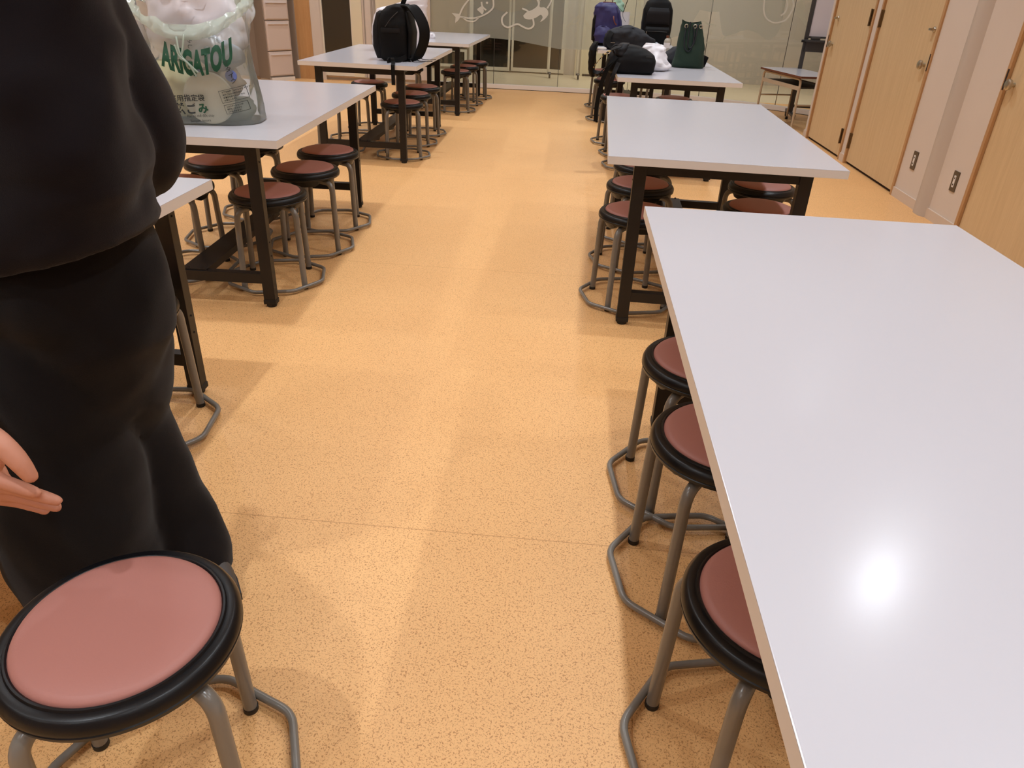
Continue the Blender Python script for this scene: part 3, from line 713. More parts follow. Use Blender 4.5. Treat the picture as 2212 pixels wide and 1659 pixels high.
# ------------------------------------------------------------------ garbage bag on the left table
G0 = Vector((-1.555, 3.12, TH))
gb = thing('garbage_bag', 'full translucent pale green garbage bag with bold green lettering on the left white table', 'garbage bag', G0)
GRZ = math.radians(9)
bm = NB(); n = 120; rows = []
prof = [(0, .235, .135), (.004, .243, .142), (.06, .238, .15), (.14, .225, .152), (.23, .212, .14), (.31, .205, .12), (.37, .212, .105), (.42, .228, .10)]
import bisect
def gp_at(h):
    for a, b in zip(prof, prof[1:]):
        if h <= b[0]: t = (h-a[0])/(b[0]-a[0]); return a[1]+(b[1]-a[1])*t, a[2]+(b[2]-a[2])*t
    return prof[-1][1:]
rings = []; NR = 60
for i in range(NR+1):
    ring = []
    for k in range(n):
        a = 2*PI*k/n; c, s = math.cos(a), math.sin(a)
        top = .385+.07*abs(c)**1.5*(1 if c > 0 else .9)+(.045 if s > 0 else -.015)*abs(s)+.018*noise.noise(Vector((c*3, s*3, 5)))
        h = top*i/NR; hx, hy = gp_at(h)
        x = hx*math.copysign(abs(c)**.62, c); y = hy*math.copysign(abs(s)**.62, s)
        q = Vector((x*7, y*7, h*5)); d = .011*noise.noise(q)+.006*abs(noise.noise(Vector((x*22, y*22, h*9+3))))+.0035*noise.noise(Vector((x*48, y*48, h*15)))
        fl = min(1, h/.04); t = max(0, (h-.28)/.15); d = d*(fl*.9+.1)*(1+1.6*t)
        dr = Vector((x, y, 0)).normalized(); p = Vector((x, y, h))+dr*d
        p.y += .05*max(0, h-.25)/.15*(.3 if s < 0 else .1)
        ring.append(bm.verts.new(Matrix.Rotation(GRZ, 3, 'Z')@p))
    rings.append(ring)
for a, b in zip(rings, rings[1:]):
    for k in range(n): bm.faces.new((a[k], a[(k+1) % n], b[(k+1) % n], b[k]))
bm.faces.new(rings[0][::-1])
bm.normal_update(); tree = BVHTree.FromBMesh(bm)
obj('plastic_film', bm, M_bagplastic, gb, smooth=180)
# gathered opaque folds round the mouth
bm = NB(); pr = None
for k in range(n+1):
    a = 2*PI*(k % n)/n; c, s = math.cos(a), math.sin(a)
    r = []
    for j in range(9):
        u = j/8; top = .345+.09*abs(c)**1.5+(.045 if s > 0 else -.03)*abs(s); h = top+u*(.055+.02*noise.noise(Vector((c*5, s*5, 1))))
        hx, hy = gp_at(min(h, .42)); w_ = .004+.010*math.sin(u*PI)+.016*noise.noise(Vector((c*9, s*9, u*2)))+.006*noise.noise(Vector((c*28, s*28, u*4)))
        x = (hx+w_)*math.copysign(abs(c)**.62, c); y = (hy+w_)*math.copysign(abs(s)**.62, s)
        r.append(bm.verts.new(Matrix.Rotation(GRZ, 3, 'Z')@Vector((x, y+.05*max(0, h-.25)/.15*(.3 if s < 0 else .1), h))))
    if pr:
        for j in range(8): bm.faces.new((pr[j], pr[j+1], r[j+1], r[j]))
    pr = r
obj('gathered_mouth', bm, M_bagfold, gb, smooth=180)
def inner(name, profile, m, amp=.015, fs=14, seed=1, rot=0): return obj(name, soft(profile, 56, amp, fs, seed, fold=1), m, gb, smooth=180)
inner('white_inner_bag', [(.24, .0, .03, .14, .07, 2.2), (.30, .0, .035, .19, .09, 2.3), (.40, -.01, .05, .19, .10, 2.3), (.50, -.02, .055, .17, .085, 2.2), (.56, -.03, .06, .10, .05, 2)], M_whitebag, .018, 11, 4)
inner('crumpled_plastic', [(.20, .09, .0, .05, .05, 2), (.25, .10, .0, .085, .055, 2), (.30, .10, .0, .08, .05, 2), (.33, .09, -.02, .03, .03, 2)], M_waste2, .022, 22, 9)
inner('food_tray', [(.02, -.09, -.01, .06, .06, 2.6), (.10, -.10, -.03, .10, .07, 2.5), (.17, -.10, -.03, .10, .07, 2.5), (.23, -.10, -.01, .06, .05, 2)], M_waste1, .012, 9, 2)
inner('paper_waste', [(.10, .09, .02, .05, .06, 2.2), (.15, .09, .0, .09, .06, 2.2), (.20, .08, .01, .08, .06, 2)], M_waste3, .018, 15, 6)
inner('dark_film_waste', [(.006, .0, .03, .18, .07, 2.6), (.05, .02, .02, .19, .075, 2.5), (.09, .03, .03, .15, .07, 2.2)], mat('grey_waste', (140, 148, 138), .5), .012, 12, 8)
T = Matrix.Rotation(GRZ, 4, 'Z')@Matrix.Translation((.062, -.118, .105))@Matrix.Rotation(math.radians(-8), 4, 'Y')@Matrix.Rotation(math.radians(90), 4, 'X')
obj('round_lid', lathe(NB(), [(0, 0), (.094, 0), (.1, .003), (.1, .010), (.096, .014), (.09, .010), (0, .010)], 64, T), M_lid, gb, 40)
for x, y, z, r in ((.158, -.108, .190, .022), (.03, -.113, .205, .014)):
    obj('blue_cap', lathe(NB(), [(0, 0), (r, 0), (r, .012), (0, .012)], 28, Matrix.Rotation(GRZ, 4, 'Z')@Matrix.Translation((x, y, z))@Matrix.Rotation(PI/2, 4, 'X')), M_bluecap, gb, 40)
U, V, D = Vector((math.cos(GRZ), math.sin(GRZ), 0)), Vector((0, 0, 1)), Vector((-math.sin(GRZ), math.cos(GRZ), 0))
cu = lambda u, h: U*u+V*h-D*.10     # a point in front of the bag
W_ = lambda *a, **k: write_on(*a, parent=gb, local=Vector(), **k)
def arcwarp(x, y):
    t = x/.27; return x, y-.030*math.sin(max(0, min(1, t))*PI)+.030*t*t+.012*(1-t)*(1-t)
word = text_mesh('ARIGATOU', .120, .0060, .66); wx = max(v.co.x for v in word.verts)
for v in word.verts: v.co.x *= .268/wx
W_('green_lettering', word, 0, tree, cu(-.095, .215), (U, V), D, M_green_ink, warp=arcwarp, cut=.010)
W_('print_line', '家庭用指定袋', .027, tree, cu(-.112, .092), (U, V), D, M_black_ink, bold=.0004, rot=.04)
W_('print_line', '燃', .046, tree, cu(-.08, .048), (U, V), D, M_black_ink, bold=.0012)
W_('print_line', 'ご', .042, tree, cu(-.03, .048), (U, V), D, M_black_ink, bold=.0012, rot=.03)
W_('print_line', 'み', .042, tree, cu(.018, .052), (U, V), D, M_green_ink, bold=.0014, rot=.05)
W_('print_line', 'Rác có thể đốt cháy', .013, tree, cu(-.03, .032), (U, V), D, M_black_ink, rot=.05)
W_('print_line', 'Sampah  basura', .013, tree, cu(-.02, .012), (U, V), D, M_black_ink, rot=.08)
for i, (s, u, h) in enumerate((('ぜ', .135, .232), ('タ', .143, .207), ('イ', .150, .186), ('ク', .156, .164))):
    W_('handwriting', s, .023, tree, cu(u, h), (U, V), D, M_black_ink)
W_('handwriting', 'こみし', .020, tree, cu(.012, .345), (U, V), D, M_black_ink, rot=-PI/2)
def frame_mesh(w_, h_, t_):
    bm = NB(); 
    for a in ((0, 0, w_, t_), (0, h_-t_, w_, h_), (0, t_, t_, h_-t_), (w_-t_, t_, w_, h_-t_)):
        bm.faces.new([bm.verts.new((x, y, 0)) for x, y in ((a[0], a[1]), (a[2], a[1]), (a[2], a[3]), (a[0], a[3]))])
    return bm
W_('printed_box', frame_mesh(.098, .048, .0014), 0, tree, cu(.118, .088), (U, V), D, M_black_ink, rot=.22, cut=.02)
W_('printed_box', frame_mesh(.088, .036, .0014), 0, tree, cu(.128, .046), (U, V), D, M_black_ink, rot=.20, cut=.02)
for i, s in enumerate(('千葉市家庭ごみチャットボット', '家庭ごみの分別方法や', '収集日を知りたいときに', 'お答えします！')):
    W_('print_line', s, .0072, tree, cu(.121+.002*i, .088+.038-.0098*i), (U, V), D, M_black_ink, rot=.22, bold=.0002)
for i, s in enumerate(('ごみステーションの', '地図もこちらから', 'ご確認できます！')):
    W_('print_line', s, .0070, tree, cu(.131+.002*i, .046+.026-.0098*i), (U, V), D, M_black_ink, rot=.20, bold=.0002)
# twisted tie strings hanging over the lettering
bm = NB(); fr = Matrix.Rotation(GRZ, 3, 'Z')
for pts in ([(-.02, -.150, .33), (-.012, -.168, .28), (.0, -.172, .255), (.03, -.176, .225), (.05, -.176, .205)], [(.01, -.145, .34), (-.004, -.166, .27), (-.012, -.172, .262), (.02, -.178, .235), (.042, -.176, .19)], [(-.03, -.15, .30), (-.012, -.172, .258), (.0, -.176, .25)]):
    tube(bm, [fr@p for p in spline(pts, 5)], .004, 8)
obj('twisted_tie', bm, M_bagfold, gb, 180)

# ------------------------------------------------------------------ backpacks and bags
def bag_thing(name, label, cat, loc, group=None): return thing(name, label, cat, loc, 0, group)
def zline(bm, pts, r=.002): tube(bm, spline(pts, 5), r, 6)
# black backpack on the left table, straps towards the aisle
t = bag_thing('backpack', 'large black rolltop backpack on the left white table, strap end hanging down', 'backpack', (-1.405, 6.10, TH))
obj('pack_body', soft([(0, 0, 0, .095, .12, 3.2), (.03, 0, 0, .118, .14, 3.4), (.15, -.01, 0, .125, .145, 3.6), (.27, -.005, 0, .125, .14, 3.4), (.34, .01, 0, .112, .13, 3), (.375, .03, 0, .085, .12, 2.6), (.395, .055, 0, .045, .10, 2.4)], 64, .008, 8, 3, fold=1), M_nylon, t, 180)
obj('front_pocket', soft([(.015, -.11, .0, .035, .10, 3), (.10, -.125, 0, .045, .115, 3), (.24, -.125, 0, .042, .11, 3), (.33, -.105, 0, .034, .10, 2.6), (.345, -.10, 0, .014, .08, 2.4)], 48, .006, 9, 5), M_nylon2, t, 180)
bm = NB(); box(bm, -.085, .06, -.152, -.138, .20, .232, bevel=.006); obj('side_flap', bm, M_nylon2, t, 40)
bm = NB(); zline(bm, [(-.05, -.148, .24), (.0, -.15, .30), (.05, -.142, .345)]); obj('zip', bm, M_greymetal, t, 180)
obj('back_panel', soft([(.02, .118, 0, .018, .11, 3), (.2, .13, 0, .022, .12, 3), (.34, .105, 0, .02, .11, 3), (.37, .08, 0, .01, .08, 2)], 40, .004, 10, 2), M_nylon, t, 180)
for y, p in ((-.085, 1), (.07, 1.0)):
    s = obj('shoulder_strap', strap(NB(), [(.065, y, .385), (.135, y, .375), (.19, y, .31), (.222, y, .235), (.222, y, .16), (.195, y, .08), (.165, y, .03), (.13, y, .012)], .055, .010, (.75, .65, 0)), M_nylon, t, 60)
    obj('webbing', strap(NB(), [(.165, y, .035), (.19, y-.01, .012), (.25, y-.015, .008), (.30, y-.01, .012)], .018, .002, (0, 1, .1)), M_nylon, s, 60)
obj('haul_loop', strap(NB(), [(.055, -.03, .385), (.075, -.03, .43), (.085, 0, .455), (.075, .03, .43), (.055, .03, .385)], .022, .006, (1, 0, .3)), M_nylon, t, 60)
obj('waist_belt', strap(NB(), [(.10, -.13, .035), (.05, -.19, .015), (.0, -.23, .02), (-.01, -.28, .008)], .035, .008, (0, 0, 1)), M_nylon, t, 60)
obj('buckle', bx(-.02, .03, -.235, -.215, .002, .035, bevel=.006), M_rubber, t, 40)
obj('hanging_strap', strap(NB(), [(.02, -.22, .012), (.045, -.33, .007), (.06, -.402, .006), (.062, -.416, -.005), (.062, -.417, -.05), (.062, -.417, -.135)], .028, .0025, (1, 0, 0)), M_nylon, t, 60)
# white carrier bag behind it
t = tag(obj('carrier_bag', soft([(0, 0, 0, .20, .10, 3), (.02, 0, 0, .22, .12, 3.2), (.14, 0, 0, .235, .125, 3.2), (.26, .01, 0, .235, .10, 2.8), (.33, .03, 0, .22, .06, 2.4), (.38, .12, 0, .13, .03, 2.2), (.43, .20, 0, .05, .012, 2.2), (.46, .235, 0, .012, .006, 2)], 72, .014, 9, 6, fold=1), M_whitebag, None, 180, loc=(-1.565, 6.93, TH)), 'white plastic carrier bag standing behind the black rolltop backpack', 'carrier bag')
t = tag(obj('crumpled_wrapper', soft([(0, 0, 0, .045, .05, 2), (.02, 0, 0, .05, .055, 2), (.045, .005, 0, .035, .035, 2), (.06, .01, 0, .012, .012, 2)], 32, .02, 26, 3), M_whitebag, None, 180, loc=(-1.61, 8.66, TH)), 'small crumpled clear wrapper on the farthest left table', 'wrapper')
# blue backpack
t = bag_thing('backpack', 'bright blue daypack with brown leather zip pull on the farthest right table', 'backpack', (.33, 8.98, TH))
obj('pack_body', soft([(0, .0, 0, .13, .10, 3), (.05, .0, 0, .155, .125, 3), (.18, -.005, 0, .155, .125, 3), (.32, -.02, 0, .145, .115, 2.9), (.39, -.03, 0, .12, .10, 2.6), (.425, -.03, .0, .08, .07, 2.3)], 72, .014, 9, 8, fold=1), M_blue, t, 180)
obj('base_panel', soft([(-.0, 0, 0, .135, .105, 3), (.045, 0, 0, .162, .132, 3), (.08, 0.01, 0, .158, .128, 3)], 48, .004, 9, 2), M_nylon, t, 180)
obj('side_panel', soft([(.05, -.15, .0, .025, .09, 2.6), (.25, -.15, 0, .028, .09, 2.6), (.38, -.12, 0, .015, .07, 2.4)], 36, .005, 9, 4), M_nylon, t, 180)
obj('front_pocket', soft([(.03, -.05, -.12, .09, .03, 2.6), (.10, -.05, -.125, .10, .035, 2.6), (.17, -.06, -.12, .08, .02, 2.4), (.20, -.06, -.115, .05, .01, 2)], 40, .016, 14, 5, fold=1), M_blue, t, 180)
bm = NB(); box(bm, -.08, .06, -.02, .01, .415, .432, bevel=.004); obj('leather_trim', bm, M_leather, t, 40)
obj('haul_loop', tube(NB(), spline([(-.06, 0, .43), (-.045, 0, .465), (-.02, 0, .478), (.01, 0, .465), (.025, 0, .43)], 5), .004, 8), M_rubber, t, 60)
obj('zip_pull', strap(NB(), [(.045, -.128, .30), (.05, -.142, .27), (.065, -.142, .235), (.085, -.138, .215)], .012, .003, (1, 0, .3)), M_leather, t, 60)
obj('side_strap', strap(NB(), [(.08, -.09, .39), (.13, -.12, .35), (.15, -.13, .29), (.18, -.14, .25)], .018, .003, (0, 1, 0)), M_nylon, t, 60)
# white paper bag with a mint plastic bag in it
t = bag_thing('paper_bag', 'white paper carrier bag standing behind the blue daypack', 'paper bag', (.475, 9.28, TH))
obj('bag_body', soft([(0, 0, 0, .10, .06, 8), (.2, 0, 0, .10, .06, 8), (.335, 0, 0, .10, .055, 7)], 64, .004, 12, 3, open_top=True), M_paper, t, 40)
obj('handle', tube(NB(), spline([(.02, -.055, .33), (.045, -.055, .42), (.055, -.055, .455), (.035, -.05, .485), (.01, -.05, .50)], 5), .004, 8), M_rubber, t, 60)
tag(obj('plastic_bag', soft([(0, 0, 0, .05, .03, 2), (.06, 0, 0, .062, .04, 2.2), (.12, 0, 0, .06, .035, 2.2), (.17, -.015, 0, .035, .025, 2), (.20, -.02, 0, .015, .014, 2), (.235, -.02, 0, .03, .02, 2), (.26, -.02, 0, .012, .01, 2)], 44, .014, 14, 5, fold=1), M_mint, None, 180, loc=(.44, 9.28, TH+.29)), 'pale mint plastic bag sticking up out of the white paper carrier', 'plastic bag')
# tall black backpack
t = bag_thing('backpack', 'tall plain black backpack standing upright, front facing the camera, on the farthest right table', 'backpack', (.855, 8.93, TH))
obj('pack_body', soft([(0, 0, 0, .14, .09, 4), (.02, 0, 0, .155, .105, 4), (.25, 0, 0, .165, .11, 4), (.38, -.003, 0, .158, .10, 3.4), (.45, -.005, 0, .13, .085, 2.6), (.49, -.005, 0, .085, .06, 2.2), (.505, -.005, 0, .03, .02, 2)], 72, .005, 7, 4), M_nylon, t, 180)
obj('front_pocket', soft([(.02, 0.005, -.10, .125, .025, 5), (.19, .005, -.112, .13, .03, 5), (.215, .005, -.105, .125, .018, 4)], 48, .003, 7, 4), M_nylon, t, 180)
obj('upper_pocket', soft([(.24, 0.0, -.10, .125, .018, 5), (.36, .0, -.098, .12, .022, 5), (.40, .0, -.088, .10, .012, 4)], 48, .003, 7, 4), M_nylon2, t, 180)
bm = NB(); zline(bm, [(-.11, -.137, .17), (0, -.143, .172), (.11, -.137, .17)], .0025); obj('zip', bm, M_greymetal, t, 180)
obj('zip_pull', bx(-.115, -.108, -.148, -.142, .135, .17), M_nickel, t)
obj('haul_loop', tube(NB(), spline([(-.03, .02, .49), (-.01, .02, .525), (.02, .02, .49)], 5), .004, 8), M_nylon, t, 60)
obj('side_strap', strap(NB(), [(.155, 0, .13), (.18, -.01, .09), (.178, -.01, .04), (.15, -.02, .01)], .02, .003, (0, 1, 0)), M_nylon, t, 60)
# navy duffel in front
t = bag_thing('duffel_bag', 'slumped dark navy duffel bag lying in front of the blue and black backpacks', 'duffel bag', (.55, 8.42, TH))
bm = soft([(0, 0, 0, .24, .11, 2.6), (.04, 0, 0, .275, .14, 2.6), (.11, -.01, 0, .25, .14, 2.4), (.17, -.03, 0, .18, .12, 2.3), (.215, -.04, .0, .10, .08, 2.2), (.235, -.04, 0, .03, .03, 2)], 80, .026, 7, 4, fold=1); obj('duffel_body', bm, M_navy, t, 180)
s = obj('strap', strap(NB(), [(-.20, -.11, .17), (-.23, -.13, .12), (-.22, -.15, .06), (-.17, -.17, .02)], .05, .004, (1, .1, .5)), M_nylon, t, 60)
obj('strap_slider', bx(-.205, -.16, -.172, -.166, .07, .076), M_nickel, s)
obj('zip_flap', strap(NB(), [(-.12, -.05, .215), (0, -.06, .215), (.10, -.06, .185), (.20, -.06, .12), (.26, -.05, .05)], .03, .004, (0, 1, .3)), M_nylon, t, 60)
# black holdall on the nearer table
t = bag_thing('holdall', 'boxy black holdall on the corner of the green bag table, straps dangling', 'holdall', (.43, 6.03, TH))
obj('holdall_body', soft([(0, -.01, 0, .16, .11, 4.5), (.02, -.01, 0, .178, .125, 4.5), (.09, -.01, 0, .178, .125, 4.2), (.13, -.01, 0, .165, .115, 3.6), (.165, -.02, 0, .12, .095, 3), (.19, -.03, .0, .07, .07, 2.6), (.197, -.03, 0, .02, .03, 2)], 72, .010, 9, 7, fold=1), M_nylon, t, 180)
obj('top_yoke', soft([(.125, -.10, -.02, .05, .10, 2.6), (.17, -.09, -.02, .05, .09, 2.4), (.205, -.07, -.01, .03, .06, 2.2)], 40, .010, 12, 3, fold=1), M_nylon2, t, 180)
obj('handle_loop', tube(NB(), spline([(-.15, -.09, .14), (-.165, -.10, .175), (-.14, -.09, .195), (-.11, -.08, .185)], 5), .007, 8), M_nylon2, t, 60)
bm = NB(); box(bm, .09, .135, -.131, -.125, .125, .128); obj('badge', bm, M_greymetal, t)
s = obj('shoulder_strap', strap(NB(), [(-.11, -.12, .19), (-.17, -.16, .165), (-.235, -.18, .12), (-.285, -.18, .055), (-.292, -.18, .02), (-.255, -.18, .005), (-.21, -.17, .04), (-.15, -.15, .09)], .045, .004, (.3, .9, .3)), M_nylon, t, 60)
bm = NB(); P = spline([(-.11, -.12, .19), (-.17, -.16, .165), (-.235, -.18, .12), (-.285, -.18, .055), (-.292, -.18, .02)], 10)
for i in range(12, 36, 4): strap(bm, [P[i]+Vector((0, -.003, .002)), P[i+2]+Vector((0, -.003, .002))], .047, .005, (.3, .9, .3), 2)
obj('gold_stripes', bm, M_gold, s)
obj('hanging_strap', strap(NB(), [(-.13, -.12, .12), (-.18, -.17, .06), (-.215, -.18, -.03), (-.235, -.18, -.13), (-.245, -.18, -.24), (-.243, -.18, -.34)], .032, .004, (1, .2, 0)), M_nylon, t, 60)
obj('hanging_strap', strap(NB(), [(-.10, -.11, .10), (-.135, -.17, .02), (-.155, -.18, -.06), (-.175, -.18, -.15)], .03, .004, (1, .2, 0)), M_nylon2, t, 60)
tag(obj('crumpled_cloth', soft([(0, .02, 0, .11, .20, 2), (.05, 0, 0, .12, .22, 2), (.11, -.01, 0, .10, .18, 2), (.16, -.01, -.02, .07, .10, 2), (.185, -.02, -.03, .03, .04, 2)], 64, .05, 8, 3, fold=1), M_cloth, None, 180, loc=(.62, 6.44, TH+.004)), 'crumpled white cloth tucked behind the boxy black holdall', 'cloth')
# navy pouch
tag(obj('pouch', soft([(0, 0, 0, .17, .08, 2.6), (.03, 0, 0, .185, .09, 2.4), (.08, .03, 0, .14, .07, 2.2), (.13, .06, .0, .09, .05, 2.2), (.15, .07, 0, .03, .02, 2)], 56, .014, 9, 6, fold=1), M_navy, None, 180, loc=(.88, 7.06, TH)), 'dark navy soft pouch lying half behind the green drawstring bag', 'pouch')
tag(obj('black_case', bx(-.02, .02, -.05, .05, 0, .085, Matrix.Rotation(.3, 4, 'Y'), bevel=.012), M_nylon, None, 40, loc=(1.085, 6.86, TH+.006)), 'small black case edge showing right behind the green drawstring bag', 'case')
# green drawstring bag
t = bag_thing('drawstring_bag', 'dark green canvas drawstring bag with metal eyelets and black cord on the right table', 'drawstring bag', (.945, 6.74, TH))
bm = soft([(0, 0, 0, .128, .075, 3.6), (.012, 0, 0, .134, .085, 3.6), (.06, .004, 0, .122, .09, 3), (.15, .006, 0, .112, .08, 2.8), (.24, 0, 0, .098, .06, 2.8), (.34, -.008, 0, .085, .035, 3)], 80, .009, 9, 5, open_top=True, fold=1)
for v in bm.verts:
    if v.co.z > .2: v.co.x -= (v.co.z-.2)*.12*(1 if v.co.x > 0 else 0); v.co.z += .02*(abs(v.co.x+.01)/.085)**2*min(1, (v.co.z-.2)/.1)
gt = BVHTree.FromBMesh(bm); gbag = obj('canvas_body', bm, M_green, t, 180)
def on_g(x, z, off=.003):
    h = gt.ray_cast(Vector((x, -.5, z)), Vector((0, 1, 0))); return Vector((x, (h[0].y if h[0] else -.04)-off, z))
for x in (-.058, .012, .060):
    p = on_g(x, .315); bm = NB(); tube(bm, [p+Vector((math.cos(a)*.0125, 0, math.sin(a)*.0125)) for a in [2*PI*k/18 for k in range(18)]], .0042, 8, closed=True); obj('eyelet', bm, M_nickel, t, 60)
def cord(pts): return tube(NB(), spline([on_g(x, z, .008) if k else (x, -.045, z) for x, z, k in pts], 6), .0052, 8)
obj('cord', cord([(-.058, .312, 1), (-.062, .24, 1), (-.058, .17, 1), (-.035, .135, 1), (-.01, .135, 1), (.008, .18, 1), (.012, .25, 1), (-.003, .312, 1)]), M_cord, t, 60)
obj('cord', cord([(-.03, .345, 1), (-.034, .26, 1), (-.03, .18, 1), (-.01, .155, 1), (.018, .19, 1), (.028, .26, 1), (.03, .315, 1), (.036, .33, 1)]), M_cord, t, 60)
# small things on the farthest right table
t = bag_thing('bottle', 'small pet bottle with pale label and dark cap before the tall black backpack', 'bottle', (.955, 8.56, TH))
obj('bottle_body', lathe(NB(), [(0, 0), (.03, 0), (.033, .006), (.033, .095), (.028, .11), (.013, .125), (.013, .13), (0, .13)], 32), M_bottle, t, 50)
obj('label_wrap', lathe(NB(), [(.0335, .03), (.0338, .032), (.0338, .078), (.0335, .08)], 32), M_paper, t, 50)
obj('cap', lathe(NB(), [(0, .128), (.016, .128), (.016, .148), (0, .148)], 24), M_desk_edge, t, 50)
tag(obj('tissue', soft([(0, 0, 0, .07, .05, 2), (.02, 0, 0, .075, .055, 2), (.05, 0, 0, .05, .04, 2), (.075, -.02, 0, .015, .012, 2)], 40, .03, 16, 3), M_waste2, None, 180, loc=(.84, 8.66, TH)), 'crumpled grey tissue beside the bottle on the farthest right table', 'tissue')
tag(obj('paper_sheet', box(NB(), -.105, .105, -.07, .07, .0, .002, Matrix.Rotation(.2, 4, 'Z')), M_paper, None, loc=(.87, 8.36, TH)), 'sheet of paper flat on the near edge of the farthest right table', 'paper')
tag(obj('earphone_case', lathe(NB(), [(0, 0), (.034, 0), (.04, .008), (.04, .016), (.034, .024), (0, .024)], 32, Matrix.Scale(1.25, 4, (1, 0, 0))), M_white, None, 50, loc=(.262, 8.275, TH)), 'small glossy white oval case at the left corner of the farthest right table', 'case')
# jacket hanging from the table edge
t = tag(obj('hanging_jacket', soft([(-.27, .02, 0, .022, .05, 2.2), (-.2, .0, 0, .034, .09, 2.4), (-.05, .0, 0, .036, .12, 2.6), (.0, .0, 0, .036, .12, 2.6), (.045, .015, 0, .022, .11, 2.4), (.07, .035, 0, .02, .09, 2)], 48, .014, 9, 4, fold=1), M_nylon, None, 180, loc=(.172, 8.36, TH)), 'black garment hanging down over the aisle edge of the farthest right table', 'jacket')
tag(obj('pouch', soft([(0, 0, 0, .09, .06, 2.4), (.03, 0, 0, .10, .07, 2.4), (.07, .01, 0, .06, .05, 2), (.085, .01, 0, .02, .02, 2)], 40, .014, 11, 6), mat('grey_pouch', (92, 88, 92), .7), None, 180, loc=(.430, 4.21, .433)), 'grey cloth pouch on a stool under the second right table', 'pouch')

# ------------------------------------------------------------------ drawer tower and grey appliance, back left
t = thing('drawer_cabinet', 'tall pale plastic drawer cabinet by the oak panel in the back left corner', 'drawer cabinet', (-3.985, 10.345, 0), math.radians(-36))
# local x: depth direction (front = +x), local y: width
obj('cabinet_shell', bx(-.27, -.012, -.185, .185, .02, 1.9, bevel=.004), M_tower, t)
obj('plinth', bx(-.26, .03, -.18, .18, 0, .045), M_white, t)
for z0, z1 in ((.065, .365), (.375, .735), (.745, .985), (.995, 1.35), (1.36, 1.7)):
    bm = NB(); y0, y1 = -.18, .18
    outer = [(y0, z0), (y1, z0), (y1, z1), (y0, z1)]; inn = [(y0+.02, z0+.015), (y1-.02, z0+.015), (y1-.02, z1-.045), (y0+.02, z1-.045)]
    A = [bm.verts.new((-.008, a, b)) for a, b in outer]; B = [bm.verts.new((.012, a, b)) for a, b in outer]; Cc = [bm.verts.new((.022, a, b)) for a, b in inn]
    for k in range(4): j = (k+1) % 4; bm.faces.new((A[k], A[j], B[j], B[k])); bm.faces.new((B[k], B[j], Cc[j], Cc[k]))
    bm.faces.new(Cc); bm.faces.new(A[::-1]); dr = obj('drawer', bm, M_drawer, t)
    bm = NB(); box(bm, .013, .030, y0+.03, y1-.03, z1-.045, z1-.036); obj('drawer_grip', bm, M_drawer, dr)
t = thing('refrigerator', 'grey brown tall appliance with dark vertical handle gap behind the garbage bag', 'refrigerator', (-4.75, 10.2, 0))
obj('body', bx(-.24, .08, -.25, .3, .03, 1.85, bevel=.006), M_fridge, t); obj('base', bx(-.23, .07, -.24, .29, 0, .03), M_tower, t)
obj('door', bx(-.24, .075, -.285, -.252, .16, 1.85, bevel=.006), M_fridge, t)
obj('handle_gap', bx(.076, .10, -.28, -.24, .16, 1.8), M_dark, t)

# ------------------------------------------------------------------ small desk and whiteboard, back right
DZ = .56
t = thing('school_desk', 'small school desk with white top, brown edge and ivory tube frame by the glass', 'desk', (0, 0, 0))
P1, P2, P3, P4 = Vector((2.134, 9.248, 0)), Vector((2.351, 8.313, 0)), Vector((2.80, 8.40, 0)), Vector((2.583, 9.335, 0))
t.location = (P1+P3)/2; o0 = t.location.copy(); ang = math.atan2((P1-P2).y, (P1-P2).x); t.rotation_euler.z = ang
LX, LY = (P1-P2).length/2, ((P3-P2).length)/2
bm = bx(-LX, LX, -LY, LY, DZ-.022, DZ, bevel=.002)
for f in bm.faces: f.material_index = 0 if f.calc_center_median().z > DZ-.0015 else 1
obj('desk_top', bm, M_top, t, mats=[M_desk_edge])
obj('shelf', bx(-LX+.05, LX-.05, -LY+.03, LY-.03, DZ-.125, DZ-.115), M_shelf, t)
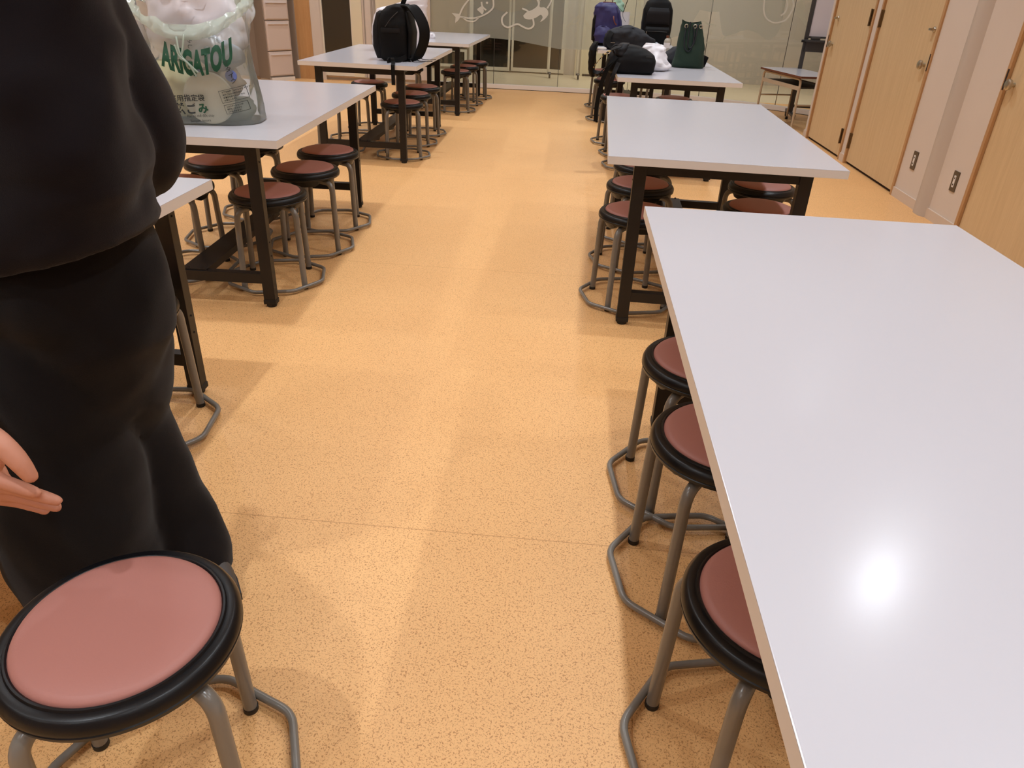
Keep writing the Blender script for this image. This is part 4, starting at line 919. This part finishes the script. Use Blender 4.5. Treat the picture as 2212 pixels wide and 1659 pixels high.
for s in (-1, 1):
    y = s*(LY-.03)
    f = obj('side_frame', tube(NB(), arc_path([(-LX+.04, y, .01), (-LX+.05, y, DZ-.035), (LX-.05, y, DZ-.035), (LX-.04, y, .01)], .05, 6), .0125, 12), M_cream_tube, t, 50)
    obj('side_plate', bx(-LX+.06, LX-.06, y-.004, y+.004, DZ-.145, DZ-.105), M_cream_tube, f)
    for e in (-1, 1): obj('foot_cap', lathe(NB(), [(0, 0), (.015, 0), (.015, .03), (0, .03)], 16, Matrix.Translation((e*(LX-.04), y, 0))), M_rubber, f, 50)
for s in (-1, 1): obj('cross_tube', tube(NB(), [(s*(LX-.045), -LY+.03, .27), (s*(LX-.045), LY-.03, .27)], .009, 10), M_cream_tube, t, 50)
t = thing('whiteboard', 'white board on a dark grey rolling stand with pen tray at the back right', 'whiteboard', (3.0, 9.22, 0), math.radians(-6))
for x in (-.42, .42):
    f = obj('upright', bx(x-.022, x+.022, -.018, .018, .085, 1.9, bevel=.004), M_greymetal, t)
bm = bx(-.42, .42, -.012, -.0, .90, 1.85); obj('board_face', bm, M_board, t)
bm = NB()
for a in ((-.44, -.40, .88, 1.88), (.40, .44, .88, 1.88), (-.40, .40, .88, .90), (-.40, .40, 1.86, 1.88)): box(bm, a[0], a[1], -.022, .012, a[2], a[3])
obj('board_frame', bm, M_greymetal, t)
bm = bx(-.44, .44, -.10, -.02, .845, .865, bevel=.004); box(bm, -.42, .42, -.05, -.03, .74, .845); tr = obj('pen_tray', bm, M_greymetal, t)
obj('tray_knob', tube(NB(), [(-.475, -.07, .85), (-.43, -.07, .85)], .014, 12), M_rubber, tr, 50)
tag(obj('board_eraser', bx(-.05, .05, -.02, .02, 0, .03, bevel=.008), M_greymetal, None, 40, loc=(2.665, 9.19, .8655)), 'dark board eraser on the whiteboard pen tray', 'eraser')
obj('cross_bar', bx(-.40, .40, -.015, .015, .14, .17), M_greymetal, t)
for x in (-.42, .42):
    f = obj('foot_bar', bx(x-.02, x+.02, -.28, .28, .062, .09, bevel=.005), M_greymetal, t)
    for y in (-.26, .26):
        obj('castor', lathe(NB(), [(0, -.012), (.026, -.012), (.029, 0), (.026, .012), (0, .012)], 20, Matrix.Translation((x+.0, y, .0295))@Matrix.Rotation(PI/2, 4, 'Y')), M_rubber, f, 40)
        obj('castor_fork', bx(x-.016, x+.016, y-.012, y+.012, .045, .064), M_rubber, f)
